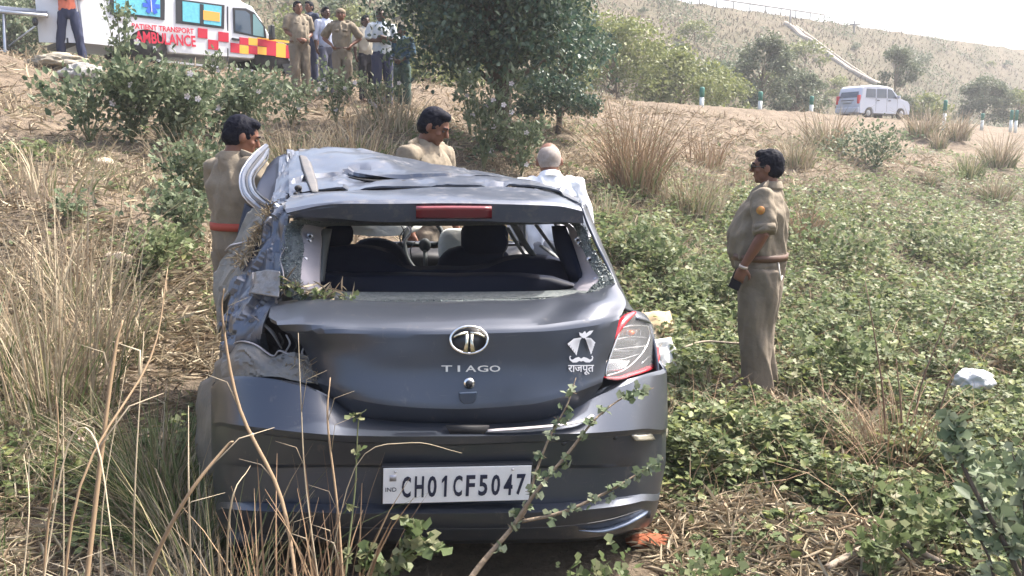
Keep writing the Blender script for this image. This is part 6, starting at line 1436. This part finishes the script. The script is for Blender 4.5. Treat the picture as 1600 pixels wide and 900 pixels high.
# --- leafy shrubs with white flowers on the bank, left
SHR = 'leafy flowering shrubs on the bank'
for px, py, H_, R_, nl, ls, fl, lb in (
    (205, 225, .95, .62, 1300, .085, 5, 'tallest leafy shrub with white flowers below the ambulance'),
    (140, 225, .7, .5, 600, .085, 0, 'leafy shrub at the left end of the shrub row'),
    (275, 240, .80, .62, 1200, .085, 4, 'dark leafy shrub with pale flowers low in the row'),
    (345, 225, .78, .55, 1000, .085, 3, 'leafy shrub under the front of the ambulance'),
    (290, 150, .4, .2, 160, .08, 2, 'small white tipped shrub before the ambulance sill'),
    (400, 230, .9, .6, 900, .085, 2, 'leafy shrub above the left policeman'),
    (455, 200, .7, .5, 500, .08, 1, 'loose shrub between the policeman and the onlookers'),
    (525, 195, 1.0, .38, 450, .08, 8, 'slender shrub with white flowers before the onlookers'),
    (590, 190, .75, .42, 450, .08, 6, 'shrub with white flowers under the tallest onlooker'),
    (195, 160, 1.55, .24, 330, .085, 1, 'upright leafy shrub before the ambulance rear wheel'),
    (335, 140, .65, .22, 150, .08, 1, 'leafy shrub hiding the front wheel of the ambulance'),
    (235, 178, .55, .40, 420, .085, 1, 'leafy shrub below the ambulance lettering'),
    (755, 270, 1.35, .55, 1000, .085, 9, 'flowering bush behind the moustached policeman'),
    (735, 215, 1.5, .4, 600, .085, 7, 'tall flowering sprays under the big dark tree'),
    (815, 275, .75, .45, 600, .08, 2, 'low bush between the policeman and the man in white')):
    bush(gp(px, py), H_, R_, nl, ls, lb, WEED2, 7, GSTEM, 'flowering_shrub', 'shrub', SHR, False, fl)
bush(gp(820, 262), .5, .3, 250, .07, 'little bush with pink flowers left of the man in white', WEED2, 4, GSTEM, 'flowering_shrub', 'shrub', SHR, False, 9, PINK)
for px, py, H_, R_, nl, ls, lb in ((310, 318, .55, .45, 600, .06, 'dark glossy leafy plant at the left policeman'), (300, 375, .45, .4, 500, .055, 'leafy plant beside the left policeman at waist height'), (250, 430, .35, .45, 450, .05, 'low creeping plant left of the wreck'), (130, 350, .22, .3, 130, .05, 'low green plant on the left slope'), (1368, 262, .95, 1.0, 1200, .10, 'grey green leafy shrub in the middle of the right slope'), (1330, 600, .35, .4, 350, .06, 'lush weed mound in the field right of the policeman'), (1020, 430, .4, .5, 500, .06, 'weed mound beside the right rear pillar'), (1300, 420, .45, .8, 700, .07, 'broad weed mound far in the field'), (1500, 420, .45, .8, 700, .07, 'weed mound at the right in the field'), (1100, 480, .35, .5, 500, .06, 'weed mound behind the legs of the policeman')):
    bush(gp(px, py), H_, R_, nl, ls, lb, WEED2 if py < 400 else WEED, 6, GSTEM, 'weed_plant', 'plant', None, py > 300)

# --- trees
def tree(base, H_, R_, nl, ls, label, lm, bark, group, trunk_r=.09, low=.25, droop=.0, name='tree', squash=.8, clumps=26, seedv=0, cat='tree', spread=.30, open_=1.0):
    base = Vector(base); rs_ = random.Random(seedv); root = empty(name, base, 0, label, cat, group)
    mb = MB(); top = base + Vector((rs_.uniform(-.1, .1) * R_, 0, H_ * .8)); fork = base + Vector((rs_.uniform(-.1, .1), 0, H_ * .3))
    mb.tube(resample([base - Vector((0, 0, .2)), fork, top], 5), [trunk_r * 1.2, trunk_r * .8, trunk_r * .25], 8)
    cs = []
    for k in range(clumps):
        a = rs_.uniform(0, 6.283); el_ = rs_.uniform(-.35, 1.0); rr_ = R_ * (.45 + .55 * rs_.random())
        c = base + Vector((math.cos(a) * rr_ * math.sqrt(max(.05, 1 - el_ * el_)), math.sin(a) * rr_ * math.sqrt(max(.05, 1 - el_ * el_)), H_ * (low + (1 - low) * .5) + el_ * H_ * (1 - low) * .5 * squash / .8))
        cs.append(c); s0 = base.lerp(top, min(.95, max(.2, (c.z - base.z) / H_ * .7))); mb.tube(resample([s0, s0.lerp(c, .5) + Vector((0, 0, .08 * R_)), c], 3), [trunk_r * .4, trunk_r * .2, trunk_r * .06], 5)
    mb.build('trunk', bark, root)
    C_ = np.array([tuple(c) for c in cs]); i = RNG.integers(0, len(C_), nl); sz = RNG.uniform(.6, 1.4, len(C_))[i]
    g = RNG.normal(size=(nl, 3)); g = unit(g) * (RNG.random((nl, 1)) ** .45) * open_
    Pn = C_[i] + g * R_ * spread * sz[:, None] * np.array([1.2, 1.2, .75]); 
    if droop: Pn[:, 2] -= droop * RNG.random(nl) ** 2 * R_ * .4
    leaves('crown', Pn, RNG.normal(size=(nl, 3)) + np.array([0, 0, -droop]), RNG.normal(size=(nl, 3)) * .7 + np.array([0, 0, .7]), ls * RNG.uniform(.5, 1.4, nl), lm, root, False)
    return root
p = at(785, 150, 13.4); p.z = th(p.x, p.y)
tree(p, 4.6, 1.62, 44000, .080, 'big dark green acacia tree on the bank behind the policeman', DARKL, DBARK, None, .14, .05, .6, 'acacia_tree', .9, 84, 3)
p = at(872, 150, 16.5); p.z = th(p.x, p.y); tree(p, 2.1, .95, 12000, .07, 'lower dark acacia growing out right of the big dark tree', DARKL, DBARK, None, .06, -.1, .3, 'acacia_tree', .9, 20, 5)
FT = 'trees at the foot of the high embankment'
for px, py, H_, R_, nl, ls, mm, lb, sd_ in (
    (960, 168, 3.5, 2.6, 9000, .15, YELL, 'yellow green feathery tree right of the dark acacia', 1), (1060, 172, 2.4, 2.2, 6000, .15, YELL, 'yellow green tree behind the leftmost guide post', 2),
    (1190, 168, 4.0, 1.7, 9000, .15, HAZEL, 'tall dusty green tree behind the second guide post', 3), (1246, 172, 2.5, 1.5, 5500, .15, HAZEL, 'dusty green tree left of the white hatchback', 4),
    (1395, 165, 4.8, 1.7, 6500, .17, HAZEL, 'tall hazy tree above the bonnet of the white hatchback', 5), (1535, 180, 3.4, 1.9, 6500, .17, HAZEL, 'hazy tree behind the short guide post', 6), (1592, 190, 2.6, 1.5, 3500, .17, YELL, 'pale tree at the right edge', 7), (1450, 178, 1.8, 1.5, 2500, .17, YELL, 'low pale bush behind the tall guide post', 8), (895, 150, 3.6, 1.6, 5000, .14, YELL, 'olive tree seen through the right edge of the dark acacia', 9), (1128, 170, 2.0, 1.6, 3500, .15, YELL, 'low olive bush between the two left guide posts', 10), (670, 100, 2.6, 1.6, 3500, .14, YELL, 'pale bush behind the onlookers and the dark acacia', 12)):
    Y = {1: 36, 2: 38, 3: 46, 4: 48, 5: 58, 6: 62, 7: 62, 8: 56, 9: 33, 10: 42, 12: 28}[sd_]; p = at(px, py, Y); p.z = th(p.x, p.y)
    tree(p, H_, R_, nl, ls, lb, mm, BARK, FT, .07, -.1, .2, 'roadside_tree', .9, 34, sd_, spread=.30)
# bushes dotted over the flank of the high embankment: six shapes, many copies
protos = []
rb = random.Random(5)
def hill_bush(p, s_, k, lb):
    if len(protos) <= k:
        r_ = tree(p, 1.6, 1.2, 900, .17, lb, (HAZEL, YELL, WEED2)[k % 3], BARK, 'bushes on the flank of the high embankment', .05, .0, .0, 'hill_bush', .8, 10, 40 + k, 'bush', .4)
        protos.append(r_); r_.scale = (s_, s_, s_); return
    src = protos[k]; c = src.copy(); COL.objects.link(c); c.location = p; c.scale = (s_, s_, s_); c.rotation_euler = (0, 0, rb.uniform(0, 6)); c['label'] = lb
    mpi = Matrix.Translation(-Vector(src.location))
    for ch in src.children: d = ch.copy(); COL.objects.link(d); d.parent = c; d.matrix_parent_inverse = mpi
spots = []
tries = 0
while len(spots) < 80 and tries < 4000:
    tries += 1; px = rb.uniform(-20, 1640); py = rb.uniform(5, 165)
    p = ground_hit(px, py, 24, 190)
    if p is None or hill_f(p.x, p.y) < .02 or hill_f(p.x, p.y) > .84: continue
    spots.append((p, px, py))
spots.sort(key=lambda t: t[1])
used_labels = set(); cnt = 0
chute = [(1234, 41), (1292, 84), (1384, 140)]
for p, px, py in spots:
    if any(abs(px - (1234 + (py - 41) * 1.5) + dx_) < 26 for dx_ in (0,)) and 30 < py < 150: continue
    where = 'above the ambulance' if px < 430 else 'above the onlookers' if px < 680 else 'behind the dark acacia' if px < 900 else 'above the yellow green trees' if px < 1130 else 'left of the drain chute' if px < 1280 else 'above the white hatchback' if px < 1430 else 'at the right of the flank'
    hh = 'high' if py < 50 else 'halfway up' if py < 110 else 'low'
    k_ = cnt if cnt < 6 else rb.randrange(6); sc_i = rb.randrange(4)
    lb = '%s %s bush %s on the high embankment %s' % (('tiny', 'small', 'middling', 'large')[sc_i], ('dusty', 'yellowish', 'grey green')[k_ % 3], hh, where)
    if lb in used_labels: continue
    used_labels.add(lb); cnt += 1
    hill_bush(p, (.5, .75, 1.0, 1.4)[sc_i] * (.9 if p.y < 50 else 1.1) * (.45 if hill_f(p.x, p.y) > .5 else .9), k_, lb)
# dry grass over the hill flank
x = RNG.uniform(-60, 90, 90000); y = RNG.uniform(24, 120, 90000); f_ = (y - (.95 * x + 37.5)) / np.maximum((.68 * x + 71) - (.95 * x + 37.5), 8)
k = (f_ > .0) & (f_ < 1.0) & (np.abs(x / y) < .75); x, y = x[k], y[k]; n = len(x)
o = blades('hill_grass', np.stack([x, y, sample(GZ, x, y)], 1), RNG.uniform(.15, .5, n), RNG.uniform(.05, .12, n), RNG.uniform(.2, 1.2, n), RNG.uniform(0, 6.28, n), mat('hill_dry_grass', rough=.8, island=[(.09, .07, .05), (.13, .10, .07), (.16, .125, .09), (.075, .085, .045), (.12, .08, .062)], translucent=.1), None, 2); o['label'] = 'dry grass over the flank of the high embankment'

# haze in the warm air: one closed box round camera and scene
hz = MB(); hz.box((30, 60, 12.0), (420, 300, 34.0)); ho = hz.build('haze', None, None, smooth=False, kind='stuff')
hm_ = bpy.data.materials.new('haze'); hm_.use_nodes = True; n_ = hm_.node_tree.nodes; n_.clear()
pvn = n_.new('ShaderNodeVolumePrincipled'); pvn.inputs['Color'].default_value = (.93, .95, 1.0, 1); pvn.inputs['Density'].default_value = .0015; pvn.inputs['Anisotropy'].default_value = .2
on = n_.new('ShaderNodeOutputMaterial'); hm_.node_tree.links.new(pvn.outputs[0], on.inputs['Volume']); ho.data.materials.append(hm_)
SC.cycles.volume_bounces = 0; SC.cycles.volume_max_steps = 8

# low scrub in patches over the flank of the high embankment
x = RNG.uniform(-55, 95, 260000); y = RNG.uniform(26, 125, 260000); f_ = (y - (.95 * x + 37.5)) / np.maximum((.68 * x + 71) - (.95 * x + 37.5), 8)
k = (f_ > -.02) & (f_ < .97) & (np.abs(x / y) < .72); x, y, f_ = x[k], y[k], f_[k]
pn = np.array([noise.noise(Vector((a * .16, b * .10, 5))) + .5 * noise.noise(Vector((a * .5, b * .35, 9))) for a, b in zip(x, y)])
sy = 450 - FPX * (y * SP + (sample(GZ, x, y) - CAMZ) * CP) / (y * CP - (sample(GZ, x, y) - CAMZ) * SP); sx = 800 + FPX * x / (y * CP - (sample(GZ, x, y) - CAMZ) * SP)
k = ((pn - (f_ - .3) * .35) > -.02) & (np.abs(sx - (1234 + (sy - 41) * 1.5)) > 16); x, y, pn = x[k], y[k], pn[k]; n = len(x)
_o = leaves('hill_scrub', np.stack([x, y, sample(GZ, x, y) + RNG.random(n) * np.clip(pn * 1.6, .15, .9)], 1), RNG.normal(size=(n, 3)), RNG.normal(size=(n, 3)) * .6 + np.array([0, -.2, .7]), RNG.uniform(.10, .26, n), HAZEL); _o['label'] = 'low dusty scrub in patches over the flank of the high embankment'
